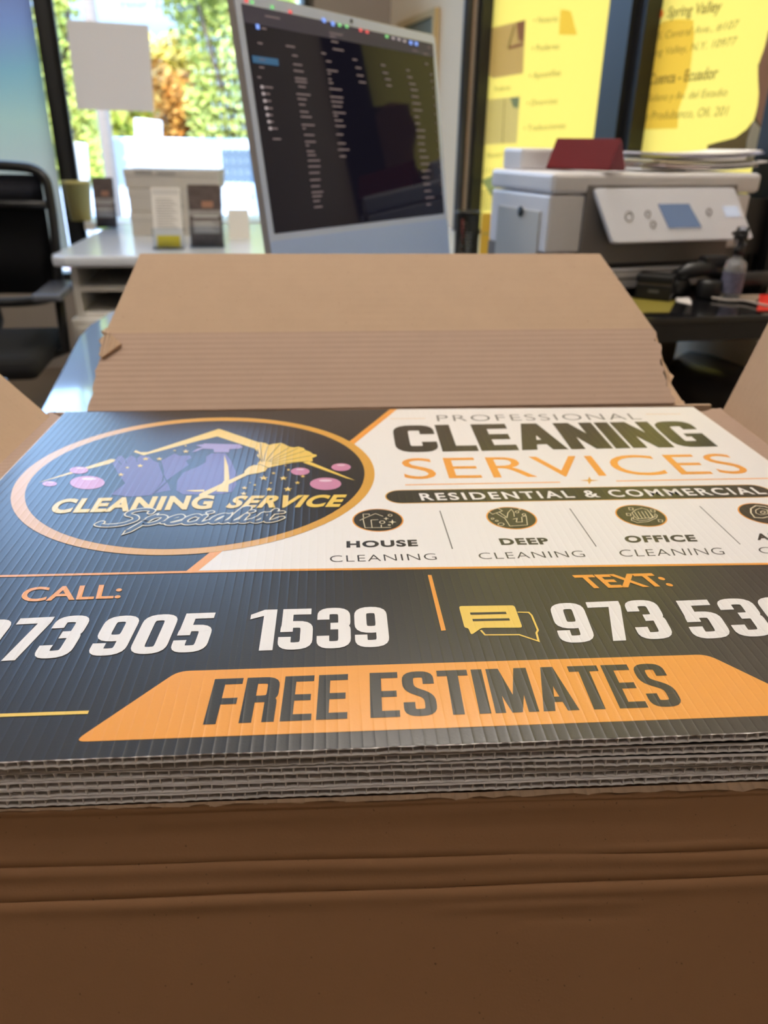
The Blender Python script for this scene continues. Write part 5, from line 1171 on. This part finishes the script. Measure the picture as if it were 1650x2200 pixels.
def outside():
    g = MB(); g.prism([V(q) for q in ((-45, 4.7, -.90), (30, 6.5, -.90), (30, 70, -.90), (-45, 70, -.90))], (0, 0, .05)); tag(g.build('ground', mat('pale_asphalt', (.34, .34, .36), .9, noise_amt=.15, noise_scale=2)), kind='structure')
    g = MB(); g.prism([V(q) for q in ((-45, 13.5, -.85), (30, 13.5, -.85), (30, 70, -.85), (-45, 70, -.85))], (0, 0, .06)); tag(g.build('lawn', mat('grass_green', (.12, .20, .04), .9, noise_amt=.4, noise_scale=3)), kind='structure')
    yg = (.62, .62, .12); gr = (.58, .60, .15); orc = (.80, .38, .08); dk = (.14, .26, .10)
    def P(px, py, d): return hd(px, py, d)
    def tr(px, py, d, rx, rz, col, label, seed, n=2600):
        p = P(px, py, d); leafy('street_tree', label, (p.x, p.y, p.z), rx, rz, col, int(n*2.2), .085*d/16, .16, seed=seed)
    tr(500, 110, 15, 1.35, 2.9, gr, 'tall dense green tree seen beside the computer screen', 1, 4200)
    tr(600, 60, 17, 1.6, 3.0, (.66, .66, .15), 'tall light green tree rising behind the computer screen', 8, 3000)
    tr(345, 190, 19, 1.0, 1.2, (.70, .52, .10), 'golden tree in the middle of the window view', 2)
    tr(378, 270, 16, .75, .9, orc, 'small orange autumn tree below the sky gap', 3, 1500)
    tr(245, 275, 20, 2.3, 1.3, yg, 'low wide yellow-green tree behind the white street sign', 4, 3600)
    tr(135, 150, 13, .55, 3.6, yg, 'yellow-green tree against the dark window post', 5, 3400)
    tr(445, 300, 21, 2.6, 1.1, (.25, .36, .07), 'low green bush row at the right of the window view', 6, 3000)
    tr(230, 345, 24, 5.0, .9, dk, 'dark low hedge-like tree at the end of the street', 7, 3600)
    # overhanging twig at the top
    # utility pole
    a = P(193, 20, 7.6); m = MB(); m.tube([(a.x, a.y, -.9), (a.x, a.y, 7)], [.055, .045], 14); t = thing('utility_pole', 'weathered timber utility pole outside the window', 'pole', T(a.x, a.y, -.9))
    m.build('pole_shaft', mat('weathered_timber', (.50, .38, .30), .8, noise_amt=.15), t, world=True)
    m = MB(); m.box((a.x, a.y, 6.4), (1.8, .09, .11)); m.build('cross_arm', mat('weathered_timber2', (.40, .32, .26), .8), t, world=True)
    # white street sign panels
    for px0, px1, y0, y1, d, lb in ((291, 349, 262, 357, 8, 'tilted white sign panel on a post outside the window'), (160, 190, 312, 415, 7, 'narrow white panel beside the utility pole')):
        p = P((px0+px1)/2, (y0+y1)/2, d); w = upscale(px1-px0, p); h = upscale(y1-y0, p); t = thing('street_sign', lb, 'sign', T(p.x, p.y, -.9))
        m = MB(); m.box((0, 0, p.z+.9), (w, .03, h), R=Matrix.Rotation(.08, 3, 'Y'), bevel=.01); m.build('panel', mat('sign_white_%d' % px0, (.80, .80, .78), .5), t)
        m = MB(); m.tube([(0, .04, 0), (0, .04, p.z+.9)], .03, 8); m.build('post', mat('galvanised_%d' % px0, (.4, .4, .4), .4), t)
    # parked cars
    def car(px, d, y, col, label, L_=4.4, H_=1.45, van=False, rz=0):
        p = P(px, y, d); M = T(p.x, p.y, -.90) @ Matrix.Rotation(rz, 4, 'Z'); t = thing('parked_car' if not van else 'parked_van', label, 'car' if not van else 'van', M, 'vehicles parked outside')
        if van: prof = [(-.5, .30), (.5, .30), (.5, .62), (.40, .70), (.34, 1), (-.5, 1)]
        else: prof = [(-.5, .28), (.5, .28), (.5, .55), (.28, .62), (.14, .98), (-.22, 1), (-.38, .66), (-.5, .60)]
        m = MB(); m.prism([V((x*L_, -.88, z*H_)) for x, z in prof], (0, 1.76, 0), bevel=.05); m.build('body', mat('paint_'+label[:10], col, .25, coat=.5), t)
        m = MB(); gz = [(.30, .66), (.13, .93), (-.20, .94), (-.34, .68)] if not van else [(.37, .70), (.31, .93), (.08, .93), (.08, .70)]
        m.prism([V((x*L_, -.885, z*H_)) for x, z in gz], (0, 1.77, 0)); m.build('window_glass', mat('car_glass_'+label[:8], (.14, .17, .20), .08), t)
        for x in (-.32, .30):
            for s in (-1, 1):
                m = MB(); m.lathe([(0, -.1), (.33, -.1), (.33, .1), (0, .1)], T(x*L_, s*.80, .33) @ Matrix.Rotation(math.pi/2, 4, 'X'), n=20); m.build('wheel', mat('tyre', (.02, .02, .02), .8), t)
        for s in (-1, 1): m = MB(); m.box((-.5*L_, s*.68, .52*H_), (.06, .28, .13)); m.build('tail_light', mat('tail_red', (.7, .02, .02), .3, emit=(1, .05, .04), es=2.5), t)
    car(262, 11, 430, (.70, .70, .72), 'white car with lit red tail lights behind the dark brochure stand', rz=math.radians(75))
    car(470, 14, 430, (.72, .73, .74), 'white van parked in the street beside the computer screen', 4.6, 2.0, True, rz=math.radians(-10))
    car(330, 22, 410, (.45, .50, .58), 'silver blue car parked further down the street', rz=math.radians(5))
outside()
bpy.data.orphans_purge(do_recursive=True) if hasattr(bpy.data, 'orphans_purge') else None
